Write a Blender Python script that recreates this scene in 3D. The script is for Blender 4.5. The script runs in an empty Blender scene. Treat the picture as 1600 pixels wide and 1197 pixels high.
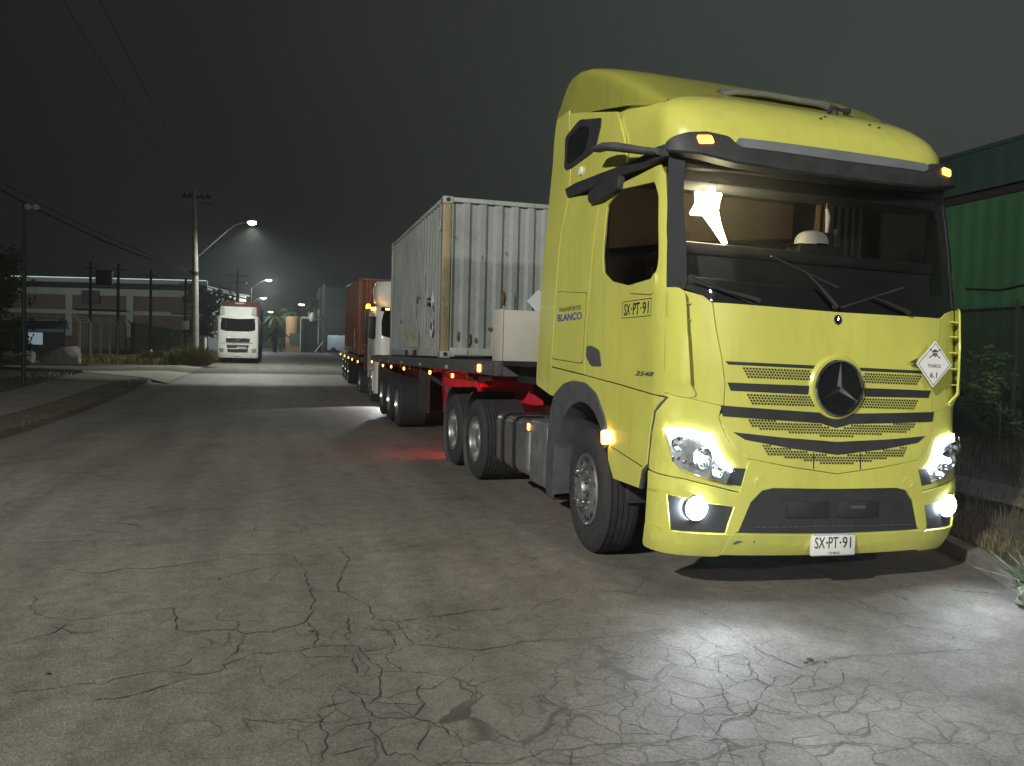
import bpy, bmesh, math, random
import numpy as np
from mathutils import Vector, Matrix, noise as mnoise
sc = bpy.context.scene
col = sc.collection
R = math.radians
random.seed(7)

# ------------------------------------------------------------------ camera, night sky, exposure
cam_d = bpy.data.cameras.new('camera'); cam = bpy.data.objects.new('camera', cam_d); col.objects.link(cam)
cam_d.sensor_fit = 'HORIZONTAL'; cam_d.sensor_width = 36.0; cam_d.lens = 28.07
cam_d.clip_start = 0.05; cam_d.clip_end = 2000
def set_camera(pos, yaw, pitch, roll):
    f = Vector((math.sin(yaw)*math.cos(pitch), math.cos(yaw)*math.cos(pitch), math.sin(pitch)))
    r = Vector((math.cos(yaw), -math.sin(yaw), 0)); u = r.cross(f)
    r2 = math.cos(roll)*r + math.sin(roll)*u; u2 = -math.sin(roll)*r + math.cos(roll)*u
    m = Matrix((r2, u2, -f)).transposed().to_4x4(); m.translation = pos
    cam.matrix_world = m
set_camera(Vector((-3.7239, -4.7075, 1.6211)), 0.2858, -0.0343, 0.0237)
sc.camera = cam
sc.view_settings.view_transform = 'Standard'; sc.view_settings.look = 'None'
sc.view_settings.exposure = 0; sc.view_settings.gamma = 1
sc.cycles.use_denoising = True
sc.cycles.max_bounces = 8; sc.cycles.transparent_max_bounces = 16
sc.cycles.sample_clamp_indirect = 4.0
sc.cycles.caustics_reflective = False; sc.cycles.caustics_refractive = False

wd = bpy.data.worlds.new('World'); sc.world = wd; wd.use_nodes = True
nt = wd.node_tree; nt.nodes.clear()
def N(t, kind, **kw):
    n = t.nodes.new(kind)
    for k, v in kw.items():
        if k in n.inputs: n.inputs[k].default_value = v
        else: setattr(n, k, v)
    return n
tc = N(nt, 'ShaderNodeTexCoord'); dot = N(nt, 'ShaderNodeVectorMath', operation='DOT_PRODUCT')
dot.inputs[1].default_value = (0.80, 0.30, 0.32)          # the glow of the town lies to the right
nt.links.new(tc.outputs['Generated'], dot.inputs[0])
rp = N(nt, 'ShaderNodeValToRGB'); nt.links.new(dot.outputs['Value'], rp.inputs['Fac'])
e = rp.color_ramp.elements
e[0].position = 0.0; e[0].color = (0.0056, 0.0069, 0.0074, 1)
e[1].position = 0.98; e[1].color = (0.060, 0.068, 0.060, 1)
x = e.new(0.36); x.color = (0.0142, 0.0168, 0.0158, 1)
x = e.new(0.60); x.color = (0.0285, 0.0330, 0.0295, 1)
ns = N(nt, 'ShaderNodeTexNoise', Scale=2.0, Detail=3.0); nt.links.new(tc.outputs['Generated'], ns.inputs['Vector'])
mx = N(nt, 'ShaderNodeMix', data_type='RGBA', blend_type='MULTIPLY'); mx.inputs['Factor'].default_value = 0.40
nt.links.new(rp.outputs['Color'], mx.inputs[6]); nt.links.new(ns.outputs['Fac'], mx.inputs[7])
bg = N(nt, 'ShaderNodeBackground'); nt.links.new(mx.outputs[2], bg.inputs['Color']); bg.inputs['Strength'].default_value = 1.25
ow = N(nt, 'ShaderNodeOutputWorld'); nt.links.new(bg.outputs['Background'], ow.inputs['Surface'])

# ------------------------------------------------------------------ materials
def mat(name, c, rough=.5, metal=0., var=.12, scale=4., bump=0., coat=0., c2=None, fine=0., spec=.5, croug=.04):
    m = bpy.data.materials.new(name); m.use_nodes = True; t = m.node_tree; t.nodes.clear()
    o = N(t, 'ShaderNodeOutputMaterial'); b = N(t, 'ShaderNodeBsdfPrincipled'); t.links.new(b.outputs[0], o.inputs[0])
    b.inputs['Metallic'].default_value = metal; b.inputs['Coat Weight'].default_value = coat; b.inputs['Coat Roughness'].default_value = croug
    b.inputs['Specular IOR Level'].default_value = spec
    tcn = N(t, 'ShaderNodeTexCoord'); n = N(t, 'ShaderNodeTexNoise', Scale=scale, Detail=6.0, Roughness=.6)
    t.links.new(tcn.outputs['Object'], n.inputs['Vector'])
    r = N(t, 'ShaderNodeValToRGB'); t.links.new(n.outputs['Fac'], r.inputs['Fac'])
    c2 = c2 or tuple(v*(1+var) for v in c); c1 = tuple(v*(1-var) for v in c)
    r.color_ramp.elements[0].position = .34; r.color_ramp.elements[0].color = (*c1, 1)
    r.color_ramp.elements[1].position = .68; r.color_ramp.elements[1].color = (*[min(1, v) for v in c2], 1)
    last = r.outputs['Color']
    if fine:
        n2 = N(t, 'ShaderNodeTexNoise', Scale=scale*18, Detail=3.0); t.links.new(tcn.outputs['Object'], n2.inputs['Vector'])
        mm = N(t, 'ShaderNodeMix', data_type='RGBA', blend_type='OVERLAY'); mm.inputs['Factor'].default_value = fine
        t.links.new(last, mm.inputs[6]); t.links.new(n2.outputs['Fac'], mm.inputs[7]); last = mm.outputs[2]
    t.links.new(last, b.inputs['Base Color'])
    mr = N(t, 'ShaderNodeMapRange'); mr.inputs['To Min'].default_value = max(.02, rough*.85); mr.inputs['To Max'].default_value = min(1, rough*1.18)
    t.links.new(n.outputs['Fac'], mr.inputs['Value']); t.links.new(mr.outputs['Result'], b.inputs['Roughness'])
    if bump:
        n3 = N(t, 'ShaderNodeTexNoise', Scale=scale*6, Detail=5.0); t.links.new(tcn.outputs['Object'], n3.inputs['Vector'])
        bp = N(t, 'ShaderNodeBump', Strength=bump, Distance=.02); t.links.new(n3.outputs['Fac'], bp.inputs['Height']); t.links.new(bp.outputs[0], b.inputs['Normal'])
    return m
def emit(name, c, s):
    m = bpy.data.materials.new(name); m.use_nodes = True; t = m.node_tree; t.nodes.clear()
    o = N(t, 'ShaderNodeOutputMaterial'); b = N(t, 'ShaderNodeEmission'); b.inputs['Color'].default_value = (*c, 1); b.inputs['Strength'].default_value = s
    t.links.new(b.outputs[0], o.inputs[0]); return m
def glass(name, tint, dust=0.):
    m = bpy.data.materials.new(name); m.use_nodes = True; t = m.node_tree; t.nodes.clear()
    o = N(t, 'ShaderNodeOutputMaterial'); a = N(t, 'ShaderNodeBsdfTransparent'); a.inputs['Color'].default_value = (*tint, 1)
    g = N(t, 'ShaderNodeBsdfGlossy', Roughness=.03); lw = N(t, 'ShaderNodeFresnel', IOR=1.5); mx = N(t, 'ShaderNodeMixShader')
    t.links.new(lw.outputs[0], mx.inputs[0]); t.links.new(a.outputs[0], mx.inputs[1]); t.links.new(g.outputs[0], mx.inputs[2]); 
    if dust:
        tr = N(t, 'ShaderNodeBsdfTranslucent'); tr.inputs['Color'].default_value = (.85, .83, .78, 1); m2 = N(t, 'ShaderNodeMixShader')
        tcn = N(t, 'ShaderNodeTexCoord'); ns_ = N(t, 'ShaderNodeTexNoise', Scale=3.0, Detail=6.0); t.links.new(tcn.outputs['Object'], ns_.inputs['Vector'])
        mr = N(t, 'ShaderNodeMapRange'); mr.inputs['From Min'].default_value = .3; mr.inputs['From Max'].default_value = .7; mr.inputs['To Min'].default_value = dust*.5; mr.inputs['To Max'].default_value = dust*1.5
        t.links.new(ns_.outputs['Fac'], mr.inputs['Value']); t.links.new(mr.outputs['Result'], m2.inputs[0]); t.links.new(mx.outputs[0], m2.inputs[1]); t.links.new(tr.outputs[0], m2.inputs[2]); t.links.new(m2.outputs[0], o.inputs[0])
    else: t.links.new(mx.outputs[0], o.inputs[0])
    return m

Y_PAINT = mat('yellow_paint', (.545, .550, .110), .34, var=.07, scale=1.6, coat=.8, croug=.05)
def grime(m):
    t = m.node_tree; b = [n for n in t.nodes if n.type == 'BSDF_PRINCIPLED'][0]; src = b.inputs['Base Color'].links[0].from_socket
    tcn = N(t, 'ShaderNodeTexCoord'); mp = N(t, 'ShaderNodeMapping'); mp.inputs['Scale'].default_value = (5, 5, .8); t.links.new(tcn.outputs['Object'], mp.inputs['Vector'])
    n = N(t, 'ShaderNodeTexNoise', Scale=2.0, Detail=9.0, Roughness=.7); t.links.new(mp.outputs[0], n.inputs['Vector'])
    r = N(t, 'ShaderNodeValToRGB'); t.links.new(n.outputs['Fac'], r.inputs['Fac']); e = r.color_ramp.elements
    e[0].position = .50; e[0].color = (0, 0, 0, 1); e[1].position = .80; e[1].color = (.30, .30, .30, 1)
    v = N(t, 'ShaderNodeTexVoronoi', Scale=11.0); t.links.new(tcn.outputs['Object'], v.inputs['Vector'])
    r2 = N(t, 'ShaderNodeValToRGB'); t.links.new(v.outputs['Distance'], r2.inputs['Fac']); e = r2.color_ramp.elements
    e[0].position = .035; e[0].color = (.45, .45, .45, 1); e[1].position = .055; e[1].color = (0, 0, 0, 1)
    mxm = N(t, 'ShaderNodeMath', operation='MAXIMUM'); t.links.new(r.outputs['Color'], mxm.inputs[0]); t.links.new(r2.outputs['Color'], mxm.inputs[1])
    mx = N(t, 'ShaderNodeMix', data_type='RGBA'); t.links.new(mxm.outputs[0], mx.inputs['Factor']); t.links.new(src, mx.inputs[6]); mx.inputs[7].default_value = (.20, .175, .085, 1)
    t.links.new(mx.outputs[2], b.inputs['Base Color'])
grime(Y_PAINT)
PIL = mat('pillar_black', (.026, .027, .031), .75, var=.15, spec=.2)
BLK = mat('black_plastic', (.022, .023, .026), .55, var=.25, scale=9, bump=.03)
GRYPL = mat('grey_plastic', (.060, .063, .070), .6, var=.2, scale=8, bump=.05)
SILV = mat('silver_trim', (.24, .26, .27), .35, .5, var=.1)
CHROME = mat('chrome', (.75, .76, .78), .10, 1., var=.05)
ALU = mat('brushed_aluminium', (.50, .51, .52), .30, .9, var=.14, scale=7, fine=.15)
ALUD = mat('dull_aluminium', (.30, .31, .32), .42, .7, var=.2, scale=6, fine=.2)
RUB = mat('rubber', (.026, .025, .026), .82, var=.3, scale=14, bump=.12)
CHAS = mat('chassis_black', (.014, .014, .015), .6, var=.3, scale=8)
GLS = glass('windscreen_glass', (.74, .76, .76), .012)
GLD = glass('tinted_glass', (.20, .20, .21))
DKGL = mat('dark_glass', (.010, .011, .012), .06, var=.2, coat=.5)
RED = mat('red_chassis_paint', (.52, .018, .035), .45, var=.2, scale=5, fine=.2)
WHT = mat('white_paint', (.70, .70, .66), .38, var=.07, scale=2, coat=.4)
WHTSTK = mat('white_sticker', (.72, .73, .72), .5, var=.05)
INK = mat('black_ink', (.018, .018, .020), .5, var=.1)
BLUEINK = mat('blue_ink', (.035, .055, .30), .5, var=.1)
BEIGE = mat('beige_lining', (.25, .172, .108), .8, var=.1, scale=6, bump=.05)
FABR = mat('dark_fabric', (.030, .030, .034), .9, var=.2, scale=12)
WHPL = mat('white_plastic', (.72, .72, .70), .4, var=.04)
E_HEAD = emit('cool_white_led', (.78, .90, 1.0), 40.)
E_FOG = emit('fog_light_glow', (.76, .89, 1.0), 220.)
E_AMB = emit('amber_lamp_glow', (1.0, .33, .035), 9.)
E_AMBS = emit('amber_marker_glow', (1.0, .40, .09), 7.)
E_REDL = emit('red_tail_glow', (1.0, .03, .03), 60.); E_AMBB = emit('bright_amber_glow', (1.0, .42, .10), 26.)
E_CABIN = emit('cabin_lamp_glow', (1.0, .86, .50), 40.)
E_STREET = emit('street_lamp_glow', (.92, 1.0, .93), 60.)
E_FAR = emit('distant_lamp_glow', (.90, 1.0, 1.0), 14.)
LENS = glass('lamp_lens', (.93, .95, .96))
REFL = mat('lamp_reflector', (.78, .81, .85), .22, .75, var=.25, scale=30)
CREAM = mat('cream_panel', (.46, .44, .38), .6, var=.07, scale=2, fine=.1)

# ------------------------------------------------------------------ mesh helpers
def wloc(o):
    v = Vector((0, 0, 0))
    while o: v += o.location; o = o.parent
    return v
def tag(o, label=None, cat=None, group=None, kind=None):
    if label: o['label'] = label
    if cat: o['category'] = cat
    if group: o['group'] = group
    if kind: o['kind'] = kind
    return o
def empty(name, loc, label=None, cat=None, group=None):
    o = bpy.data.objects.new(name, None); col.objects.link(o); o.location = loc; o.empty_display_size = .3
    return tag(o, label, cat, group)
def finish(name, bm, m, parent=None, smooth=35., xf=None):
    if xf is not None: bm.transform(xf)
    off = wloc(parent) if parent else None
    if off is not None and off.length > 0: bm.transform(Matrix.Translation(-off))
    bm.normal_update()
    if smooth:
        a = R(smooth)
        for f in bm.faces: f.smooth = True
        for ed in bm.edges:
            ed.smooth = (len(ed.link_faces) == 2 and ed.calc_face_angle(3.2) < a)
    me = bpy.data.meshes.new(name); bm.to_mesh(me); bm.free()
    for mm in (m if isinstance(m, (list, tuple)) else [m]): me.materials.append(mm)
    o = bpy.data.objects.new(name, me); col.objects.link(o)
    if parent: o.parent = parent
    return o
class MB:
    def __init__(s): s.bm = bmesh.new()
    def box(s, c, d, rot=None, bev=0., seg=2):
        b2 = bmesh.new(); bmesh.ops.create_cube(b2, size=1.0, matrix=Matrix.Diagonal((*d, 1)))
        if bev: bmesh.ops.bevel(b2, geom=b2.edges[:], offset=bev, segments=seg, affect='EDGES', profile=.5)
        m = Matrix.Translation(c) @ (rot.to_4x4() if rot is not None else Matrix.Identity(4))
        b2.transform(m); s.join(b2); return s
    def b(s, x0, x1, y0, y1, z0, z1, bev=0., seg=2):
        return s.box(((x0+x1)/2, (y0+y1)/2, (z0+z1)/2), (abs(x1-x0), abs(y1-y0), abs(z1-z0)), None, bev, seg)
    def join(s, b2):
        vm = [s.bm.verts.new(v.co) for v in b2.verts]
        b2.verts.index_update()
        for f in b2.faces:
            try: s.bm.faces.new([vm[v.index] for v in f.verts])
            except ValueError: pass
        b2.free()
    def tube(s, pts, r, n=8, cap=True):
        pts = [Vector(q) for q in pts]; rings = []
        rs = r if isinstance(r, (list, tuple)) else [r]*len(pts)
        up = None
        for i, q in enumerate(pts):
            t = (pts[min(i+1, len(pts)-1)] - pts[max(i-1, 0)]).normalized()
            if up is None:
                up = t.orthogonal().normalized()
            up = (up - t*up.dot(t)).normalized(); w = t.cross(up)
            rings.append([s.bm.verts.new(q + rs[i]*(math.cos(2*math.pi*k/n)*up + math.sin(2*math.pi*k/n)*w)) for k in range(n)])
        for i in range(len(rings)-1):
            for k in range(n):
                s.bm.faces.new((rings[i][k], rings[i][(k+1) % n], rings[i+1][(k+1) % n], rings[i+1][k]))
        if cap:
            s.bm.faces.new(list(reversed(rings[0]))); s.bm.faces.new(rings[-1])
        return s
    def lathe(s, prof, c, axis='x', n=32, a0=0., a1=2*math.pi):
        """prof: (radius, along)"""
        full = abs(a1-a0-2*math.pi) < 1e-6; cnt = n if full else n+1
        rings = []
        for r, h in prof:
            ring = []
            for k in range(cnt):
                a = a0+(a1-a0)*k/n; ca, sa = math.cos(a)*r, math.sin(a)*r
                q = (h, ca, sa) if axis == 'x' else ((ca, h, sa) if axis == 'y' else (ca, sa, h))
                ring.append(s.bm.verts.new(Vector(c)+Vector(q)))
            rings.append(ring)
        for i in range(len(rings)-1):
            for k in range(n):
                k2 = (k+1) % cnt
                try: s.bm.faces.new((rings[i][k], rings[i][k2], rings[i+1][k2], rings[i+1][k]))
                except ValueError: pass
        for ring, rr in ((rings[0], prof[0][0]), (rings[-1], prof[-1][0])):
            if rr < 1e-4: bmesh.ops.remove_doubles(s.bm, verts=ring, dist=1e-4)
        return s
    def prism(s, poly, v, origin=(0, 0, 0), ax=(1, 0, 0), ay=(0, 0, 1)):
        """polygon in the plane (ax, ay) extruded by vector v"""
        O, AX, AY, V = Vector(origin), Vector(ax), Vector(ay), Vector(v)
        a = [s.bm.verts.new(O+AX*p[0]+AY*p[1]) for p in poly]; b = [s.bm.verts.new(q.co+V) for q in a]
        s.bm.faces.new(a); s.bm.faces.new(list(reversed(b)))
        for i in range(len(a)):
            j = (i+1) % len(a); s.bm.faces.new((a[j], a[i], b[i], b[j]))
        return s
    def quad(s, a, b, c, d):
        s.bm.faces.new([s.bm.verts.new(q) for q in (a, b, c, d)]); return s
    def grid(s, fn, us, vs):
        g = [[s.bm.verts.new(fn(u, v)) for u in us] for v in vs]
        for j in range(len(vs)-1):
            for i in range(len(us)-1): s.bm.faces.new((g[j][i], g[j][i+1], g[j+1][i+1], g[j+1][i]))
        return s
    def build(s, name, m, parent=None, smooth=35., xf=None, fix=True):
        if fix: bmesh.ops.recalc_face_normals(s.bm, faces=s.bm.faces[:])
        return finish(name, s.bm, m, parent, smooth, xf)

def roundpoly(pts, r, n=4):
    if not isinstance(r, (list, tuple)): r = [r]*len(pts)
    out = []
    for i, q in enumerate(pts):
        p0, p2 = Vector(pts[i-1]), Vector(pts[(i+1) % len(pts)]); q = Vector(q); rr = r[i]
        a, b = (p0-q), (p2-q); k = min(rr, a.length*.45, b.length*.45)
        if k < 1e-5: out.append(tuple(q)); continue
        A, B = q+a.normalized()*k, q+b.normalized()*k
        for j in range(n+1):
            t = j/n; out.append(tuple((1-t)**2*A+2*t*(1-t)*q+t*t*B))
    return out
def mirror_u(half):
    """half: left-half outline (u<=0) from top centre round to bottom centre"""
    return half + [(-u, z) for u, z in reversed(half) if abs(u) > 1e-6]
def panel(name, poly, fmap, m, parent, off=.012, th=.02, step=.07, inset=.005, dip=.003, xf=None, smooth=40., hole=None):
    """outline (a, b) laid on the surface fmap as a panel with rolled edges and real thickness"""
    def area(q): return sum(q[i][0]*q[(i+1) % len(q)][1]-q[(i+1) % len(q)][0]*q[i][1] for i in range(len(q)))
    if area(poly) < 0: poly = poly[::-1]
    loops = [poly]
    if hole: loops.append(hole if area(hole) < 0 else hole[::-1])
    bm = bmesh.new(); eds = []
    for lp in loops:
        vs = [bm.verts.new((a, b, 0)) for a, b in lp]
        eds += [bm.edges.new((vs[i], vs[(i+1) % len(vs)])) for i in range(len(vs))]
    bmesh.ops.triangle_fill(bm, edges=eds, use_beauty=True, use_dissolve=False, normal=(0, 0, 1))
    for f in bm.faces:
        if f.normal.z < 0: f.normal_flip()
    for ax in (0, 1):
        lo, hi = min(q[ax] for q in poly), max(q[ax] for q in poly)
        k = max(1, int((hi-lo)/step))
        for i in range(1, k):
            c = [0, 0, 0]; c[ax] = lo+(hi-lo)*i/k+1e-4; nn = [0, 0, 0]; nn[ax] = 1
            bmesh.ops.bisect_plane(bm, geom=bm.verts[:]+bm.edges[:]+bm.faces[:], plane_co=c, plane_no=nn, dist=1e-6)
    bmesh.ops.remove_doubles(bm, verts=bm.verts[:], dist=1e-5)
    bed = [ed for ed in bm.edges if len(ed.link_faces) == 1]
    pos = {}; outw = {}
    def S_(a, b): return Vector(fmap(a, b))
    def nrm(a, b, e=2e-3): return (S_(a+e, b)-S_(a-e, b)).cross(S_(a, b+e)-S_(a, b-e)).normalized()
    for ed in bed:
        f = ed.link_faces[0]; a, b = ed.verts[0].co, ed.verts[1].co; d = (b-a).normalized(); n2 = Vector((d.y, -d.x, 0))
        if n2.dot(f.calc_center_median()-a) > 0: n2 = -n2
        for v in ed.verts: outw.setdefault(v, []).append(n2)
    for v in bm.verts:
        a, b = v.co.x, v.co.y; pos[v] = S_(a, b)+nrm(a, b)*off
    bdat = {}
    for v, l in outw.items():
        o = sum(l, Vector((0, 0, 0))); o = o.normalized() if o.length > 1e-6 else l[0]
        e_ = 1e-3; a, b = v.co.x, v.co.y; T3 = (S_(a+o.x*e_, b+o.y*e_)-S_(a, b))
        T3 = T3.normalized() if T3.length > 1e-9 else Vector((0, 0, 0))
        bdat[v] = (pos[v], nrm(a, b), T3)
    nf0 = len(bm.faces)
    r1 = {v: bm.verts.new(v.co) for v in bdat}; r2 = {v: bm.verts.new(v.co) for v in bdat}
    for v, (p_, n_, t_) in bdat.items():
        pos[r1[v]] = p_-n_*dip+t_*(inset*.6 if inset else 0); pos[r2[v]] = p_-n_*th+t_*(inset*.6 if inset else 0)
    for ed in bed:
        f = ed.link_faces[0]; a, b = ed.verts
        for l in f.loops:
            if l.edge == ed: a, b = l.vert, l.link_loop_next.vert
        bm.faces.new((b, a, r1[a], r1[b])); bm.faces.new((r1[b], r1[a], r2[a], r2[b]))
    for v, q in pos.items(): v.co = q
    return finish(name, bm, m, parent, smooth, xf)
_font = None
def text(name, s, m, parent, w, h, place, depth=.002, xf=None, shear=0., bold=0.):
    """lettering fitted to a box w by h; place(tx, ty, d) gives the point"""
    cu = bpy.data.curves.new('lettering', 'FONT'); cu.body = s; cu.size = 1; cu.extrude = .5; cu.shear = shear; cu.offset = bold
    cu.resolution_u = 3
    o = bpy.data.objects.new('lettering', cu); col.objects.link(o)
    dg = bpy.context.evaluated_depsgraph_get(); me = bpy.data.meshes.new_from_object(o.evaluated_get(dg))
    bpy.data.objects.remove(o); bpy.data.curves.remove(cu)
    bm = bmesh.new(); bm.from_mesh(me); bpy.data.meshes.remove(me)
    xs = [v.co.x for v in bm.verts]; ys = [v.co.y for v in bm.verts]
    x0, x1, y0, y1 = min(xs), max(xs), min(ys), max(ys)
    for v in bm.verts:
        v.co = place((v.co.x-x0)/(x1-x0)*w-w/2, (v.co.y-y0)/(y1-y0)*h-h/2, (v.co.z+.5)*depth)
    bmesh.ops.recalc_face_normals(bm, faces=bm.faces[:])
    return finish(name, bm, m, parent, 0, xf)
def spot(name, loc, target, power, c, size, blend=.2, rad=.05):
    l = bpy.data.lights.new(name, 'SPOT'); l.energy = power; l.color = c; l.spot_size = R(size); l.spot_blend = blend; l.shadow_soft_size = rad
    o = bpy.data.objects.new(name, l); col.objects.link(o); o.location = loc
    o.rotation_euler = (Vector(target)-Vector(loc)).to_track_quat('-Z', 'Y').to_euler(); return o
def point(name, loc, power, c, rad=.05):
    l = bpy.data.lights.new(name, 'POINT'); l.energy = power; l.color = c; l.shadow_soft_size = rad
    o = bpy.data.objects.new(name, l); col.objects.link(o); o.location = loc; return o
def interp(x, xs, ys): return float(np.interp(x, xs, ys))
def zg(y):
    s = 0.
    for d in (-3, -1.5, 0, 1.5, 3): s += interp(y+d, [16, 20, 28, 41, 50, 66, 105, 300], [0, .1, .33, .62, .76, 1.02, 1.37, 1.48])
    return s/5
def copy_tree(o, parent=None):
    c = o.copy(); col.objects.link(c); c.parent = parent
    for ch in list(o.children): copy_tree(ch, c)
    return c
CRACKS = [[(-4.89,-0.55),(-4.74,-0.55),(-4.63,-0.51),(-4.51,-0.56),(-4.41,-0.47),(-4.28,-0.44),(-4.16,-0.49),(-4.04,-0.53),(-3.96,-0.47),(-3.94,-0.4),(-3.83,-0.3),(-3.6,-0.32),(-3.51,-0.27),(-3.29,-0.3)],[(-4.27,-0.44),(-4.16,-0.38),(-4.13,-0.28)],[(-5.12,0.08),(-5.03,0.17),(-4.92,0.26),(-4.85,0.46),(-5.08,0.61),(-5.16,0.75),(-5.21,1.06)],[(-4.85,0.46),(-4.61,0.54),(-4.44,0.59),(-4.33,0.6),(-4.29,0.35),(-4.26,0.17),(-4.09,0.12),(-3.93,0.1),(-3.88,0.03),(-3.74,0.03),(-3.54,0.15),(-3.48,0.55),(-3.52,1.35),(-3.6,1.8),(-3.97,1.87),(-4.24,1.72),(-4.58,1.58),(-4.75,1.61),(-4.96,1.51),(-5.19,1.68)],[(-3.88,0.03),(-3.91,-0.22),(-3.97,-0.36)],[(-3.54,0.15),(-3.49,0.0),(-3.51,-0.26)],[(-3.6,-0.32),(-3.55,-0.41),(-3.33,-0.46),(-3.32,-0.7)],[(-3.29,-0.3),(-3.25,-0.5),(-3.2,-0.65),(-3.24,-0.99),(-3.3,-1.05)],[(-3.27,0.01),(-3.11,-0.11),(-3.07,-0.35),(-3.27,-0.41)],[(-3.22,1.99),(-3.17,1.56),(-3.29,0.96),(-3.31,0.73),(-3.23,0.6),(-3.15,0.41),(-3.15,0.13),(-3.02,0.04),(-2.58,0.13),(-2.26,0.16)],[(-3.02,0.04),(-2.98,-0.35),(-2.66,-0.52),(-2.44,-0.47)],[(-3.43,-0.78),(-3.35,-0.93),(-3.32,-1.04),(-3.32,-1.15),(-3.28,-1.22),(-3.13,-1.24),(-3.06,-1.29),(-3.01,-1.44),(-2.88,-1.57)],[(-3.52,-1.06),(-3.36,-0.98)],[(-3.52,-1.06),(-3.52,-1.26),(-3.49,-1.32),(-3.52,-1.48),(-3.57,-1.56)],[(-3.49,-1.32),(-3.42,-1.25),(-3.32,-1.24),(-3.33,-1.3),(-3.29,-1.43),(-3.3,-1.55),(-3.25,-1.53),(-3.2,-1.57),(-3.12,-1.66)],[(-3.5,-1.5),(-3.33,-1.46)],[(-3.06,-1.29),(-3.1,-1.42),(-3.16,-1.54)],[(-3.13,-1.24),(-3.05,-1.11),(-3.07,-0.96),(-3.04,-0.89)],[(-3.3,-1.05),(-3.05,-1.11)],[(-4.53,-0.74),(-4.33,-0.7),(-4.08,-0.53)],[(-2.81,-1.72),(-3.01,-1.67),(-3.1,-1.66)],[(-3.29,0.25),(-3.33,-0.24)],[(-4.21,4.56),(-3.59,5.12),(-3.19,5.69)],[(-5.86,2.6),(-5.16,2.58),(-4.67,2.61)],[(-2.81,-1.72),(-2.65,-1.65),(-2.54,-1.69),(-2.46,-1.66),(-2.24,-1.7),(-2.09,-1.7),(-1.97,-1.7),(-1.87,-1.74),(-1.69,-1.8),(-1.52,-1.9),(-1.3,-1.92),(-1.14,-2.02)],[(-1.87,-1.71),(-1.8,-1.6),(-1.72,-1.58),(-1.63,-1.56),(-1.52,-1.47),(-1.41,-1.46),(-1.35,-1.51),(-1.27,-1.56),(-1.13,-1.52)],[(-2.44,-0.45),(-2.24,-0.44),(-1.82,-0.48),(-1.58,-0.45),(-1.42,-0.43)],[(-1.08,-0.16),(-1.07,-0.38),(-1.11,-0.69),(-1.11,-0.92),(-1.08,-1.0),(-1.05,-1.14),(-0.86,-1.07),(-0.58,-1.06),(-0.31,-1.1),(0.14,-1.13)],[(-1.52,-0.75),(-1.54,-0.89),(-1.59,-1.02)],[(-1.42,-0.92),(-1.49,-1.08),(-1.43,-1.14),(-1.36,-1.2),(-1.35,-1.3),(-1.22,-1.19),(-1.16,-1.24)],[(-1.42,-0.92),(-1.22,-0.87),(-1.29,-1.04),(-1.39,-1.19)],[(-1.55,-1.11),(-1.6,-1.3),(-1.69,-1.46),(-1.7,-1.56)],[(-1.35,-1.3),(-1.33,-1.4),(-1.14,-1.41),(-1.03,-1.4),(-0.88,-1.31),(-0.84,-1.19)],[(-1.13,-1.52),(-1.13,-1.63),(-1.12,-1.73),(-1.2,-1.84),(-1.32,-1.86),(-1.38,-1.8)],[(-1.63,-1.56),(-1.63,-1.64),(-1.55,-1.76)],[(-1.87,-1.74),(-1.91,-1.87),(-1.94,-1.95)],[(-1.49,-1.65),(-1.34,-1.65),(-1.16,-1.64),(-0.92,-1.5)],[(-1.32,-0.48),(-1.33,-0.64),(-1.3,-0.8),(-1.22,-0.87)],[(-1.58,-0.45),(-1.6,-0.68),(-1.52,-0.75)],[(-2.54,-1.69),(-2.6,-1.79)]]
# ------------------------------------------------------------------ the lamps that light the scene
def street_light(name, p, tgt, power, c, size, blend, rad=.18): return spot(name, p, tgt, power, c, size, blend, rad)
KEY = spot('near_street_light', (-16.0, -12.0, 10.5), (-.6, .4, 1.2), 21000, (1.0, .975, .89), 98, .85, .25)
KEY2 = spot('added_front_light', (1.5, -24.0, 9.5), (-1.0, .0, 1.0), 7000, (1.0, .97, .88), 64, .85, .25)  # unseen source added behind the camera to brighten the lorry's front
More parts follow.
